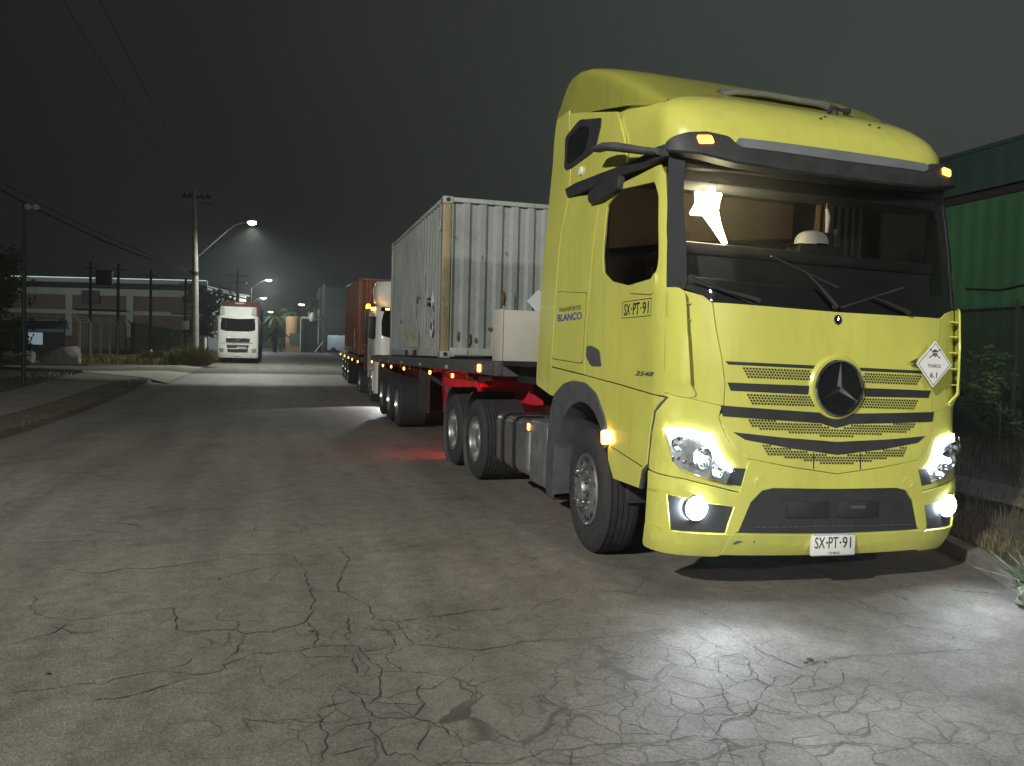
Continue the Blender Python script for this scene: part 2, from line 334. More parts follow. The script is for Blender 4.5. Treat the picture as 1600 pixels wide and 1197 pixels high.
# ------------------------------------------------------------------ ground, road, pavement
def asphalt():
    m = bpy.data.materials.new('worn_asphalt'); m.use_nodes = True; t = m.node_tree; t.nodes.clear(); L = t.links.new
    o = N(t, 'ShaderNodeOutputMaterial'); b = N(t, 'ShaderNodeBsdfPrincipled'); L(b.outputs[0], o.inputs[0])
    tcn = N(t, 'ShaderNodeTexCoord'); V = tcn.outputs['Object']
    def noise(sc_, d=6., r=.6): n = N(t, 'ShaderNodeTexNoise', Scale=sc_, Detail=d, Roughness=r); L(V, n.inputs['Vector']); return n.outputs['Fac']
    def ramp(x, stops):
        r = N(t, 'ShaderNodeValToRGB'); L(x, r.inputs['Fac']); e = r.color_ramp.elements
        for i, (p, c) in enumerate(stops):
            q = e[i] if i < 2 else e.new(p); q.position = p; q.color = (*c, 1) if isinstance(c, tuple) else (c, c, c, 1)
        return r.outputs['Color']
    def mix(mode, f, a, b_):
        mm = N(t, 'ShaderNodeMix', data_type='RGBA', blend_type=mode)
        if isinstance(f, float): mm.inputs['Factor'].default_value = f
        else: L(f, mm.inputs['Factor'])
        L(a, mm.inputs[6])
        if isinstance(b_, tuple): mm.inputs[7].default_value = (*b_, 1)
        else: L(b_, mm.inputs[7])
        return mm.outputs[2]
    base = ramp(noise(.35, 5.), [(.32, (.156, .143, .125)), (.68, (.200, .185, .164))])
    mp = N(t, 'ShaderNodeMapping'); mp.inputs['Scale'].default_value = (1.6, .16, 1); L(V, mp.inputs['Vector'])
    nn = N(t, 'ShaderNodeTexNoise', Scale=1.0, Detail=5.0); L(mp.outputs[0], nn.inputs['Vector'])
    base = mix('MULTIPLY', .5, base, ramp(nn.outputs['Fac'], [(.34, .42), (.62, 1.)]))
    base = mix('OVERLAY', .45, base, ramp(noise(7., 4.), [(.3, .3), (.7, .7)]))
    vo = N(t, 'ShaderNodeTexVoronoi', Scale=95.0); L(V, vo.inputs['Vector'])
    base = mix('OVERLAY', .38, base, ramp(vo.outputs['Color'], [(.15, .22), (.85, .80)]))
    base = mix('OVERLAY', .35, base, noise(320., 2.))
    # alligator cracking
    wn = N(t, 'ShaderNodeTexNoise', Scale=3.0, Detail=4.0); L(V, wn.inputs['Vector'])
    sub = N(t, 'ShaderNodeVectorMath', operation='MULTIPLY_ADD'); L(wn.outputs['Color'], sub.inputs[0]); sub.inputs[1].default_value = (.30, .30, 0); L(V, sub.inputs[2])
    def cracks(scale, width):
        vv = N(t, 'ShaderNodeTexVoronoi', feature='DISTANCE_TO_EDGE', Scale=scale); L(sub.outputs[0], vv.inputs['Vector'])
        return ramp(vv.outputs['Distance'], [(width*.3, 1.), (width, 0.)])
    def spotmask(x, y, r0, r1):
        d = N(t, 'ShaderNodeVectorMath', operation='DISTANCE'); L(V, d.inputs[0]); d.inputs[1].default_value = (x, y, 0)
        mr = N(t, 'ShaderNodeMapRange'); L(d.outputs['Value'], mr.inputs['Value']); mr.inputs['From Min'].default_value = r0; mr.inputs['From Max'].default_value = r1
        mr.inputs['To Min'].default_value = 1; mr.inputs['To Max'].default_value = 0; return mr.outputs['Result']
    def mul(a, b_):
        mm = N(t, 'ShaderNodeMath', operation='MULTIPLY'); L(a, mm.inputs[0])
        if isinstance(b_, float): mm.inputs[1].default_value = b_
        else: L(b_, mm.inputs[1])
        return mm.outputs[0]
    c1 = mul(cracks(5.0, .030), spotmask(-1.6, -1.7, .6, 1.5)); c2 = mul(cracks(3.4, .018), spotmask(-2.8, -.9, .4, 1.8))
    brk = ramp(noise(1.3, 4.), [(.54, 0.), (.60, 1.)]); c3 = mul(cracks(1.1, .010), brk); c4 = mul(mul(cracks(2.3, .018), ramp(noise(.6, 3.), [(.58, 0.), (.66, 1.)])), .8)
    mx = c1
    for c in (c2, c3, c4):
        mm = N(t, 'ShaderNodeMath', operation='MAXIMUM'); L(mx, mm.inputs[0]); L(c, mm.inputs[1]); mx = mm.outputs[0]
    fac = mul(mx, .70)
    base = mix('MIX', fac, base, (.035, .031, .026))
    # oil and tyre stains
    base = mix('MULTIPLY', mul(ramp(noise(.9, 5.), [(.56, 0.), (.70, 1.)]), .55), base, (.50, .47, .42))
    L(base, b.inputs['Base Color']); L(ramp(noise(5., 4.), [(.3, .62), (.7, .80)]), b.inputs['Roughness']); b.inputs['Specular IOR Level'].default_value = .35
    hh = N(t, 'ShaderNodeMath', operation='SUBTRACT'); L(vo.outputs['Distance'], hh.inputs[0]); L(mul(mx, 1.2), hh.inputs[1])
    bp = N(t, 'ShaderNodeBump', Strength=.40, Distance=.005); L(hh.outputs[0], bp.inputs['Height']); L(bp.outputs[0], b.inputs['Normal'])
    return m
ASPH = asphalt()
DIRT = mat('dry_dirt', (.115, .098, .068), .95, var=.35, scale=1.6, bump=.5, fine=.35)
CONC = mat('concrete_paving', (.235, .225, .195), .85, var=.16, scale=1.2, bump=.15, fine=.2)
CONC2 = mat('pale_concrete', (.30, .28, .225), .85, var=.15, scale=1.0, bump=.15, fine=.2)
KERB = mat('kerb_concrete', (.18, .172, .155), .85, var=.25, scale=4, bump=.3, fine=.25)
def sheet(name, m, fn, xs, ys, kind='structure'):
    mm = MB(); mm.grid(lambda x, y: fn(x, y), xs, ys); return tag(mm.build(name, m, None, 60), kind=kind)
YS = [-60, -30, -15, -6, 0, 6, 12]+list(np.arange(14, 70, 2.))+[75, 82, 90, 100, 112]
sheet('ground', DIRT, lambda x, y: (x, y, zg(y)-.06), [-260, -200, -60, -30, -8, 8, 30, 60, 200, 260], YS+[130, 160, 200, 260, 320, 430])
sheet('road', ASPH, lambda x, y: (x, y, zg(y)), [-8.25, -6, -3, 0, 2, 4, 9], YS)
sheet('cross_road', ASPH, lambda x, y: (x, y, zg(y)+.004), [-90, -40, -20, -8, 0, 9, 20, 60], [104, 108, 112, 116])
def lv(x, y): return zg(y)+.10-.10*max(0, min(1, (x+8.25)/-.10+1))*0
mm = MB(); ysv = [v for v in YS if v < 104]
mm.grid(lambda x, y: (x, y, zg(y)+(.10 if x < -8.2 else -.02)), [-60, -40, -20, -14, -11.2, -9.2, -8.3, -8.18], ysv); tag(mm.build('verge', DIRT, None, 30), kind='structure')
sheet('pavement', CONC, lambda x, y: (x, y, zg(y)+.108), [-11.2, -10.2, -9.25], [v for v in YS if v < 27])
# driveway crossing the pavement
dv = [(-7.55,26.6),(-8.7,28.6),(-11.2,31.6),(-15.2,33.6),(-34,35.2),(-34,37.6),(-15.2,36.9),(-12.0,37.2),(-9.6,39.4),(-7.5,40.4)]
bm = bmesh.new(); bmesh.ops.triangulate(bm, faces=[bm.faces.new([bm.verts.new((x, y, 0)) for x, y in dv])])
for x in (-8.15, -8.5, -12, -16): bmesh.ops.bisect_plane(bm, geom=bm.verts[:]+bm.edges[:]+bm.faces[:], plane_co=(x, 0, 0), plane_no=(1, 0, 0))
for y in (28, 30, 32, 34, 36, 38): bmesh.ops.bisect_plane(bm, geom=bm.verts[:]+bm.edges[:]+bm.faces[:], plane_co=(0, y, 0), plane_no=(0, 1, 0))
for v in bm.verts: v.co.z = zg(v.co.y)+interp(-v.co.x, [7.4, 8.5], [.012, .118])
bmesh.ops.recalc_face_normals(bm, faces=bm.faces[:]); tag(finish('driveway', bm, CONC2, None, 60), kind='structure')
mm = MB(); mm.tube([(-11.4, 31.4, zg(31)+.14), (-15.2, 33.4, zg(33)+.14), (-24, 34.4, zg(34)+.14), (-34, 35.0, zg(35)+.14)], .09, 6); mm.tube([(-12.4, 37.5, zg(37)+.14), (-15.4, 37.2, zg(37)+.14), (-34, 38.0, zg(38)+.14)], .09, 6); tag(mm.build('driveway_kerb', KERB), kind='structure')
# right kerb (it bends towards the road near the camera) and the verge behind it
kp = [(1.24, -.52), (1.42, -.20), (1.80, .62), (2.12, 1.6), (2.28, 3.0), (2.32, 12), (2.32, 30), (2.32, 60), (2.32, 103)]
def kz(y): return zg(y)-.05*max(0, min(1, (14-y)/6))
mm = MB()
for i in range(len(kp)-1):
    a, b = Vector((*kp[i], 0)), Vector((*kp[i+1], 0)); n_ = (b-a).cross(Vector((0, 0, 1))).normalized(); L_ = (b-a).length; cnt = max(1, int(L_/1.0)) if L_ < 14 else int(L_/4)
    for k in range(cnt):
        p0, p1 = a.lerp(b, k/cnt), a.lerp(b, (k+1)/cnt); p1 = p1-(p1-p0).normalized()*.008; z0, z1 = kz(p0.y), kz(p1.y)
        v = [p0, p1, p1+n_*.16, p0+n_*.16]
        zz = [z0, z1, z1, z0]; lo = [mm.bm.verts.new((q.x, q.y, z_-.1)) for q, z_ in zip(v, zz)]; hi = [mm.bm.verts.new((q.x+(n_.x*.02 if j < 2 else 0), q.y+(n_.y*.02 if j < 2 else 0), z_+.15)) for j, (q, z_) in enumerate(zip(v, zz))]
        mm.bm.faces.new(hi); 
        for j in range(4): mm.bm.faces.new((lo[j], lo[(j+1) % 4], hi[(j+1) % 4], hi[j]))
tag(mm.build('kerb', KERB, None, 30), kind='structure')
def kx(y): return interp(y, [q[1] for q in kp], [q[0] for q in kp])
mm = MB(); ysr = [-.86, -.5, -.2, .2, .62, 1.1, 1.6, 2.3, 3, 5, 8]+[v for v in YS if 8 < v < 104]
mm.grid(lambda k, y: (kx(y)+.15+k, y, kz(y)+(.13 if k < .5 else .13+.04*math.sin(k*1.7+y*.6)+.02*k*0)), [0, .3, .8, 1.5, 2.4, 3.5, 5, 7, 10, 30], ysr); tag(mm.build('verge', DIRT, None, 60), kind='structure')
mm = MB(); mm.grid(lambda x, y: (x, y, -.02 if y < -.9 else .12), [1.25, 1.6, 2.2, 3, 5, 8, 30], [-.95, -.9, -.88, -.86]); mm.grid(lambda x, y: (x, y, -.005), [9, 20, 60], [-60, -20, -.9])
tag(mm.build('verge_edge', DIRT, None, 60), kind='structure')
sheet('path', CONC, lambda k, y: (kx(y)+k, y, kz(y)+.185+.0*k), [1.75, 2.3, 2.9], [.2, 1, 2, 4, 8, 14, 20, 30])
# long cracks in the road
rc = random.Random(11); mm = MB()
def crackstrip(pts, w):
    P_ = []
    for i in range(len(pts)-1):
        a, b = Vector((*pts[i], 0)), Vector((*pts[i+1], 0)); k = max(2, int((b-a).length/.05))
        for j in range(k): P_.append(a.lerp(b, j/k))
    P_.append(Vector((*pts[-1], 0))); vs = []
    for i, q in enumerate(P_):
        t_ = (P_[min(i+1, len(P_)-1)]-P_[max(i-1, 0)]).normalized(); n_ = Vector((-t_.y, t_.x, 0)); q = q+n_*rc.gauss(0, .008)
        ww = w*rc.uniform(.25, 1.15)*(.25 if i in (0, len(P_)-1) else 1)
        vs.append((mm.bm.verts.new((q.x+n_.x*ww, q.y+n_.y*ww, .004)), mm.bm.verts.new((q.x-n_.x*ww, q.y-n_.y*ww, .004))))
    for i in range(len(vs)-1): mm.bm.faces.new((vs[i][0], vs[i][1], vs[i+1][1], vs[i+1][0]))
for i, c in enumerate(CRACKS): crackstrip(c, .0040 if i < len(CRACKS)-16 else .0036)
tag(mm.build('road_crack', mat('crack_dark', (.050, .046, .040), .95, var=.3, scale=8), None, 0), kind='structure')
mm = MB()
for (x, y, r) in ((-3.52,-.02,.016),(-4.79,-.36,.014),(-.92,-1.05,.020),(-.97,-1.08,.014),(-.86,-1.10,.011),(-4.1,1.2,.01)): mm.lathe([(r,0),(r*.8,r*.3),(0,r*.45)], (x, y, .004), 'z', 7)
tag(mm.build('road_debris', mat('debris_brown', (.05, .036, .026), .9), None, 0), 'bits of dirt lying on the cracked asphalt near the bright patch', 'debris', kind='stuff')
# ------------------------------------------------------------------ yellow tractor unit
ZK = [.25,.32,.45,.75,1.0,1.15,1.6,2.0,2.1,2.5,2.95,3.05,3.15,3.3,3.42,3.5]
Y0 = [.06,.0,-.04,-.05,-.03,.0,.02,.05,.06,.13,.22,.24,.24,.24,.24,.24]
DK = [.36,.36,.36,.36,.36,.36,.36,.35,.34,.32,.30,.30,.30,.30,.30,.30]
HW = [1.20,1.23,1.24,1.24,1.24,1.24,1.24,1.24,1.24,1.235,1.215,1.21,1.207,1.20,1.195,1.19]
NE = 3.2
_t = np.linspace(0, np.pi/2, 3000); TX = np.sin(_t)**(2/NE); TY = 1-np.cos(_t)**(2/NE)
_l = np.concatenate([[0], np.cumsum(np.hypot(np.diff(TX*1.24), np.diff(TY*.36)))]); TU = _l/_l[-1]
def sgn(v): return -1. if v < 0 else 1.
def front(u, z):
    y0, d, hw = interp(z, ZK, Y0), interp(z, ZK, DK), interp(z, ZK, HW); a = min(abs(u), 1.)
    return (sgn(u)*hw*interp(a, TU, TX), y0+d*interp(a, TU, TY), z)
def sidex(y, z):
    y0, d, hw = interp(z, ZK, Y0), interp(z, ZK, DK), interp(z, ZK, HW)
    ay = min(max((y-y0)/d, 0.), 1.); return hw*max(0., 1-(1-ay)**NE)**(1/NE)
def left(a, z): return (-sidex(-a, z), -a, z)
def right(a, z): return (sidex(a, z), a, z)
ROLL = Matrix.Translation((0, 0, .5)) @ Matrix.Rotation(0.022, 4, 'Y') @ Matrix.Translation((0, 0, -.5))
ZS = -.027
T = empty('lorry', (0, 1.5, 0), 'yellow tractor unit with lit headlights and a big round star emblem on its grille', 'lorry')
def P(name, poly, fm, m, par=None, **k): return panel(name, poly, fm, m, par or T, xf=ROLL, **k)
def S(name, pts, m, par=None, r=0., shift=True, **k):
    """the same panel on both sides of the cab; pts are (y, z)"""
    res = []
    pts = [(y, z+(ZS if shift else 0)) for y, z in pts]
    if r: pts = roundpoly(pts, r)
    for sd, fm in ((-1, left), (1, right)):
        pp = par[0 if sd < 0 else 1] if isinstance(par, (list, tuple)) else par
        res.append(P(name, [(y*sd, z) for y, z in pts], fm, m, pp, **k))
    return res
def dens(pts, d=.05):
    out = []
    for i in range(len(pts)-1):
        a, b = Vector(pts[i]), Vector(pts[i+1]); k = max(1, int((b-a).length/d))
        out += [tuple(a.lerp(b, j/k)) for j in range(k)]
    return out+[tuple(pts[-1])]

# dark inner structure under the panels
m = MB()
uu = [i/24 for i in range(-24, 25)]
def shellpt(u, z, ins):
    x, y, zz = front(u, z); return (x*(1-ins/1.2), y+ins, zz)
m.grid(lambda u, z: shellpt(u, z, .03), uu, [.34, .45, .6, .75, 1.0, 1.15, 1.4, 1.6, 1.8, 1.95])
for sd in (-1, 1):
    fm = left if sd < 0 else right
    def sh(a, z, sd=sd, fm=fm):
        q = fm(a*sd, z); return (q[0]-sd*.03, q[1], q[2])
    m.grid(sh, [.36, .5, .9, 1.3, 1.7, 2.1, 2.46], [1.36, 1.7, 1.9, 2.10])
    m.grid(sh, [1.42, 1.8, 2.1, 2.46], [2.10, 2.4, 2.7, 3.0, 3.3, 3.5])
    m.grid(sh, [.30, .6, 1.0, 1.42], [2.97, 3.05, 3.15])
m.b(-1.18, 1.18, 2.42, 2.46, 1.0, 3.5)
m.b(-1.2, 1.2, .40, 2.46, 1.18, 1.36)
m.b(-1.17, 1.17, .38, .42, .45, 1.3)
m.build('cab_frame', BLK, T, xf=ROLL)

# --- side: rear quarter, fairing, door, lower skirt
quarter = [(2.468,1.532),(1.612,1.479)]+[(1.63,1.81),(1.585,2.27),(1.56,2.67),(1.515,2.91),(1.50,2.985),(2.272,3.085),(2.40,2.80)]
sp = S('rear_quarter_panel', quarter, Y_PAINT)
ST = S('upper_side_panel', [(2.275,3.20),(2.20,3.19),(1.60,3.165),(1.02,3.125),(1.12,3.35),(1.30,3.60),(1.5,3.655),(2.1,3.82),(2.43,3.90),(2.45,3.4)], Y_PAINT)
fair = [(2.985,1.553),(2.985,1.335),(2.493,1.262),(2.476,1.532),(2.41,2.805),(2.285,3.09),(2.30,3.40),(2.44,3.935),(2.84,3.965),(2.90,3.75)]
def lfair(a, z):
    x = left(a, z)[0]; return (x+max(0, -a-2.40)*.05, -a, z)
def rfair(a, z):
    x = right(a, z)[0]; return (x-max(0, a-2.40)*.05, a, z)
for sd, fm in ((-1, lfair), (1, rfair)):
    P('side_fairing', [(y*sd, z+ZS) for y, z in roundpoly(fair, [.03,.06,.03,0,0,0,0,0,.05,.05])], fm, Y_PAINT, T, off=.016)
win = [(1.338,2.855),(1.112,2.941),(.484,2.876),(.413,2.762),(.356,2.43),(.339,2.302),(.352,2.236),(.41,2.185),(.81,2.165),(1.126,2.223),(1.302,2.309),(1.345,2.47)]
door = dens([(1.49,2.975),(1.505,2.91),(1.55,2.67),(1.575,2.27),(1.62,1.81),(1.602,1.474),(.9,1.428),(.20,1.372),(.226,1.58),(.25,2.09),(.29,2.42),(.335,2.70),(.385,2.91),(.44,2.985)], .08)
doors = []
for sd, fm in ((-1, left), (1, right)):
    doors.append(P('door', [(y*sd, z+ZS) for y, z in door], fm, Y_PAINT, T, off=.012, inset=.002, dip=.002, hole=[(y*sd, z+ZS) for y, z in roundpoly(win, .03, 3)]))
def grow(poly, g):
    c = Vector((sum(q[0] for q in poly)/len(poly), sum(q[1] for q in poly)/len(poly)))
    return [tuple(Vector(q)+(Vector(q)-c).normalized()*g) for q in poly]
S('window', roundpoly(win, .03, 3), GLD, doors, off=.004, th=.01)
S('mirror_pad', [(.81,2.158),(.41,2.178),(.35,2.228),(.335,2.147),(.388,2.073),(.751,2.105)], Y_PAINT, doors, r=.03, off=.024, th=.02)
S('door_handle', [(1.575,1.717),(1.461,1.713),(1.297,1.676),(1.241,1.552),(1.466,1.552),(1.585,1.631)], GRYPL, doors, r=.035, off=.018, th=.02, inset=.01, dip=.008)
hatch = S('locker_hatch', [(2.358,2.224),(1.652,2.165),(1.672,1.573),(2.425,1.604)], Y_PAINT, sp, r=.03, off=.0165, th=.004)
ln = .007
hp = [(2.358,2.224),(1.652,2.165),(1.672,1.573),(2.425,1.604)]
for i in range(4):
    a, b = Vector(hp[i]), Vector(hp[(i+1) % 4]); nn = (b-a).orthogonal().normalized()*ln
    S('hatch_seam', [tuple(a-nn), tuple(b-nn), tuple(b+nn), tuple(a+nn)], BLK, hatch, off=.0145, th=.003, inset=0)
S('rear_side_window', [(2.50,3.70),(2.14,3.765),(1.95,3.715),(1.60,3.632),(1.694,3.42),(1.76,3.385),(2.38,3.36),(2.47,3.40)], BLK, r=.05, off=.020, th=.02, inset=.015, dip=.01)
S('rear_window_glass', [(2.40,3.66),(2.12,3.70),(1.97,3.665),(1.86,3.62),(1.92,3.46),(1.98,3.43),(2.32,3.405),(2.40,3.43)], DKGL, r=.05, off=.024, th=.01)
S('belt_trim', [(2.361,3.182),(2.068,3.183),(.909,3.107),(.631,3.103),(.36,3.125),(.33,3.04),(.534,3.018),(1.131,3.044),(2.278,3.092)], BLK, r=.02, off=.03, th=.04)
S('window_deflector', [(1.691,2.985),(1.64,3.03),(1.422,3.05),(1.052,3.034),(1.048,2.928),(1.397,2.904),(1.646,2.925)], BLK, r=.03, off=.055, th=.05, inset=.012, dip=.015)
for sd in (-1, 1):     # the stalk of the mirror camera over the door
    mm = MB(); pts = [(1.36,3.285,.14),(1.27,3.28,.155),(1.12,3.262,.16),(.95,3.22,.155),(.78,3.17,.13),(.60,3.115,.09),(.42,3.07,.02)]
    up, dn = [], []
    for k, (y, z, o) in enumerate(pts):
        h = [.010,.026,.034,.036,.034,.030,.025][k]
        ring = []
        for q in range(12):
            a = 2*math.pi*q/12; ring.append(mm.bm.verts.new((sd*(1.20+o+math.cos(a)*.055), y, z+ZS+math.sin(a)*h)))
        up.append(ring)
    for i in range(len(up)-1):
        for k in range(12): mm.bm.faces.new((up[i][k], up[i][(k+1) % 12], up[i+1][(k+1) % 12], up[i+1][k]))
    mm.bm.faces.new(up[0]); mm.bm.faces.new(up[-1])
    mm.build('mirror_camera_arm', GRYPL, T, xf=ROLL)
for sd in (-1, 1): MB().lathe([(0, .02*sd), (.035, .018*sd), (.04, .01*sd), (.04, 0)], (sd*1.215, 2.0, 3.25), n=18).build('vent_cap', WHPL, T, xf=ROLL)
# lower skirt with the wheel arch cut out
arc_out = [(2.30,1.262),(2.072,1.375),(1.843,1.41),(1.541,1.40),(1.297,1.325),(1.098,1.145),(1.02,1.01),(1.03,.938)]
skirt = [(2.470,1.515),(2.475,1.262),(2.40,1.255)]+arc_out+[(1.004,.83),(.891,.703),(.459,.705),(.423,.827),(.34,.89),(.314,1.121),(.286,1.262),(.205,1.36),(.9,1.415),(1.60,1.463)]
sk = S('lower_skirt', dens(skirt+[skirt[0]], .09)[:-1], Y_PAINT, off=.020, th=.05)
S('crease_line', [(2.47,1.534),(1.602,1.478),(.9,1.432),(.21,1.376),(.21,1.362),(.9,1.418),(1.602,1.464),(2.47,1.517)], BLK, off=.004, th=.004, inset=0)
S('skirt_seam', [(.98,.945),(.40,.865),(.40,.858),(.98,.938)], BLK, sk, off=.0215, th=.003, inset=0)
S('front_seam', [(.215,1.375),(.30,1.262),(.33,1.121),(.355,.885),(.43,.82),(.46,.70),(.43,.70),(.40,.81),(.325,.88),(.30,1.115),(.27,1.255),(.185,1.365)], GRYPL, off=.012, th=.02)
# arch flare
fo = [(2.43,.30),(2.43,.75),(2.40,1.05),(2.31,1.262),(2.072,1.375),(1.843,1.41),(1.541,1.40),(1.297,1.325),(1.098,1.145),(1.02,1.01),(1.0,.93)]
fi = [(1.10,.90),(1.13,1.042),(1.287,1.174),(1.449,1.237),(1.657,1.247),(1.85,1.195),(2.04,1.071),(2.20,.806),(2.24,.30)]
S('wheel_arch', fo+fi, GRYPL, r=.05, off=.034, th=.42, inset=.012, dip=.010)
for sd in (-1, 1):
    MB().b(sd*.72, sd*1.16, 2.30, 2.36, .28, 1.1, .01).b(sd*.70, sd*1.12, .92, .97, .50, 1.1, .01).b(sd*.70, sd*1.12, .95, 2.3, 1.24, 1.28, .01).build('wheel_well', FABR, T)
mk = S('side_marker', [(1.10,1.045),(.98,1.06),(.955,.965),(1.085,.945)], E_AMBB, r=.02, off=.05, th=.03)

# --- front: pillars, windscreen, bonnet, corner panels
ws = mirror_u([(0,2.955),(-.40,2.955),(-.66,2.965),(-.80,2.945),(-.815,2.75),(-.82,2.40),(-.82,2.09),(-.76,2.062),(-.70,2.015),(-.66,1.995),(0,1.985)])
P('windscreen', ws, front, GLS, off=.006, th=.008)
# black printed rim of the glass
for sd in (-1, 1):
    P('windscreen_pillar', [(sd*u, z) for u, z in [(-.79,2.99),(-.805,2.72),(-.79,2.30),(-.79,2.12),(-.80,2.075),(-.885,2.085),(-.885,2.45),(-.88,2.75),(-.875,3.0),(-.86,3.06)]], front, PIL, off=.012, th=.06)
P('windscreen_cowl', mirror_u([(0,2.13),(-.45,2.14),(-.80,2.16),(-.82,2.09),(-.76,2.062),(-.70,2.015),(-.655,1.993),(0,1.983)]), front, BLK, off=.002, th=.03)
bon = P('bonnet', mirror_u([(0,1.975),(-.3,1.98),(-.665,1.988),(-.645,1.80),(-.617,1.62),(-.597,1.45),(-.600,1.30),(-.105,1.272),(0,1.262)]), front, Y_PAINT, off=.018, th=.05)
def fplace(u0, z0, off, back=0.):
    def f(tx, tz, d):
        x0 = front(u0, z0)[0]; x = x0+tx; u = np.interp(abs(x)/interp(z0+tz, ZK, HW), TX, TU)*sgn(x)
        q = front(u, z0+tz); return (q[0], q[1]-off-d, q[2])
    return f
def sl(poly, par, off=.0205): return P('grille_slot', poly, front, BLK, par, off=off, th=.003, inset=0)
for sd in (-1, 1):
    sl([(sd*u, z) for u, z in [(-.605,1.598),(-.13,1.598),(-.14,1.575),(-.591,1.577)]], bon)
    sl([(sd*u, z) for u, z in [(-.592,1.456),(-.158,1.456),(-.165,1.395),(-.575,1.402)]], bon)
def dots(name, poly, par, rows, pitch, off):
    bm = bmesh.new()
    xs = [q[0] for q in poly]; zs = [q[1] for q in poly]
    def inside(u, z):
        c = False
        for i in range(len(poly)):
            (x1, y1), (x2, y2) = poly[i-1], poly[i]
            if (y1 > z) != (y2 > z) and u < (x2-x1)*(z-y1)/(y2-y1)+x1: c = not c
        return c
    dz = pitch*1.12; z = max(zs)-dz*.5; k = 0
    while z > min(zs):
        u = min(xs)+(pitch*.5 if k % 2 else 0)
        while u < max(xs):
            if inside(u, z):
                ru = .0078/1.42*1.15; vs = []
                for j in range(8):
                    a = 2*math.pi*j/8; q = front(u+ru*math.cos(a), z+.0082*math.sin(a)); vs.append(bm.verts.new((q[0], q[1]-off, q[2])))
                bm.faces.new(vs)
            u += pitch
        z -= dz; k += 1
    return finish(name, bm, BLK, par, 0, ROLL)
for sd in (-1, 1):
    dots('grille_mesh', [(sd*u, z) for u, z in [(-.530,1.566),(-.155,1.566),(-.150,1.49),(-.495,1.49)]], bon, 4, .0165, .0215)
    dots('grille_mesh', [(sd*u, z) for u, z in [(-.505,1.388),(-.145,1.388),(-.115,1.315),(-.475,1.318)]], bon, 4, .0165, .0215)
# star emblem
def disc(name, u0, z0, prof, m, par, n=48):
    q = front(u0, z0); mm = MB(); mm.lathe([(r, -h) for r, h in prof], q, 'y', n); return mm.build(name, m, par, xf=ROLL)
star = disc('emblem', 0, 1.45, [(.185,-.01),(.185,.035),(.178,.042),(0,.046)], DKGL, T)
disc('emblem_surround', 0, 1.45, [(.232,-.02),(.232,.016),(.214,.034),(.196,.034),(.190,.020)], Y_PAINT, star)
disc('emblem_ring', 0, 1.45, [(.197,.03),(.199,.048),(.192,.058),(.183,.056),(.180,.045)], CHROME, star)
def starmesh(name, c, R1, r0, h, m, par):
    bm = bmesh.new(); cx, cy, cz = c
    ctr = bm.verts.new((cx, cy-h, cz)); bk = bm.verts.new((cx, cy, cz))
    pts = []
    for k in range(6):
        a = math.pi/2+k*math.pi/3; rr = R1 if k % 2 == 0 else r0
        pts.append(bm.verts.new((cx+rr*math.cos(a), cy, cz+rr*math.sin(a))))
    for k in range(6):
        bm.faces.new((ctr, pts[k], pts[(k+1) % 6])); bm.faces.new((bk, pts[(k+1) % 6], pts[k]))
    bmesh.ops.recalc_face_normals(bm, faces=bm.faces[:]); return finish(name, bm, m, par, 0, ROLL)
q = front(0, 1.45); starmesh('emblem_star', (0, q[1]-.046, 1.45), .180, .026, .022, CHROME, star)
bd = disc('bonnet_badge', 0, 1.925, [(.036,0),(.036,.022),(.030,.026),(.027,.022),(0,.022)], CHROME, bon, 24)
disc('badge_field', 0, 1.925, [(.026,.02),(.026,.0235),(0,.0235)], DKGL, bon, 24)
q = front(0, 1.925); starmesh('badge_star', (0, q[1]-.0235, 1.925), .025, .005, .005, CHROME, bon)
# corner air deflectors
for sd in (-1, 1):
    fm = front
    inner = P('corner_panel', [(sd*u, z) for u, z in [(-.672,1.985),(-.715,2.03),(-.80,2.06),(-.88,2.07),(-.88,1.38),(-.78,1.345),(-.608,1.30),(-.604,1.45),(-.624,1.62),(-.652,1.80)]], fm, Y_PAINT, T, off=.012, th=.04)
    def vane(u, z):
        x, y, zz = front(u, z); k = max(0., min(1., (.885-abs(u))/.15))**1.3
        o = .006+.095*k*min(1, max(0, (z-1.34)/.10)); return (x+sgn(u)*.95*o, y-.30*o, zz)
    P('air_deflector', [(sd*u, z) for u, z in roundpoly([(-.885,2.083),(-.80,2.078),(-.757,2.05),(-.747,1.97),(-.735,1.79),(-.715,1.44),(-.72,1.36),(-.785,1.345),(-.882,1.372)], [0,.03,.04,.02,0,.05,.04,.02,0])], vane, Y_PAINT, inner, off=.010, th=.014, step=.03)
    for z in (1.50, 1.62, 1.74, 1.86, 1.97):
        us = [.755+.018*i for i in range(5)]; mm = MB()
        a = [Vector(front(sd*u, z)) for u in us]; b = [Vector(vane(sd*u, z)) for u in us]; b = [a[i].lerp(b[i], .93) for i in range(5)]
        poly = [(q.x, q.y) for q in a]+[(q.x, q.y) for q in reversed(b)]
        mm.prism(poly, (0, 0, .010), (0, 0, z), (1, 0, 0), (0, 1, 0)); mm.build('deflector_rib', Y_PAINT, inner, xf=ROLL)
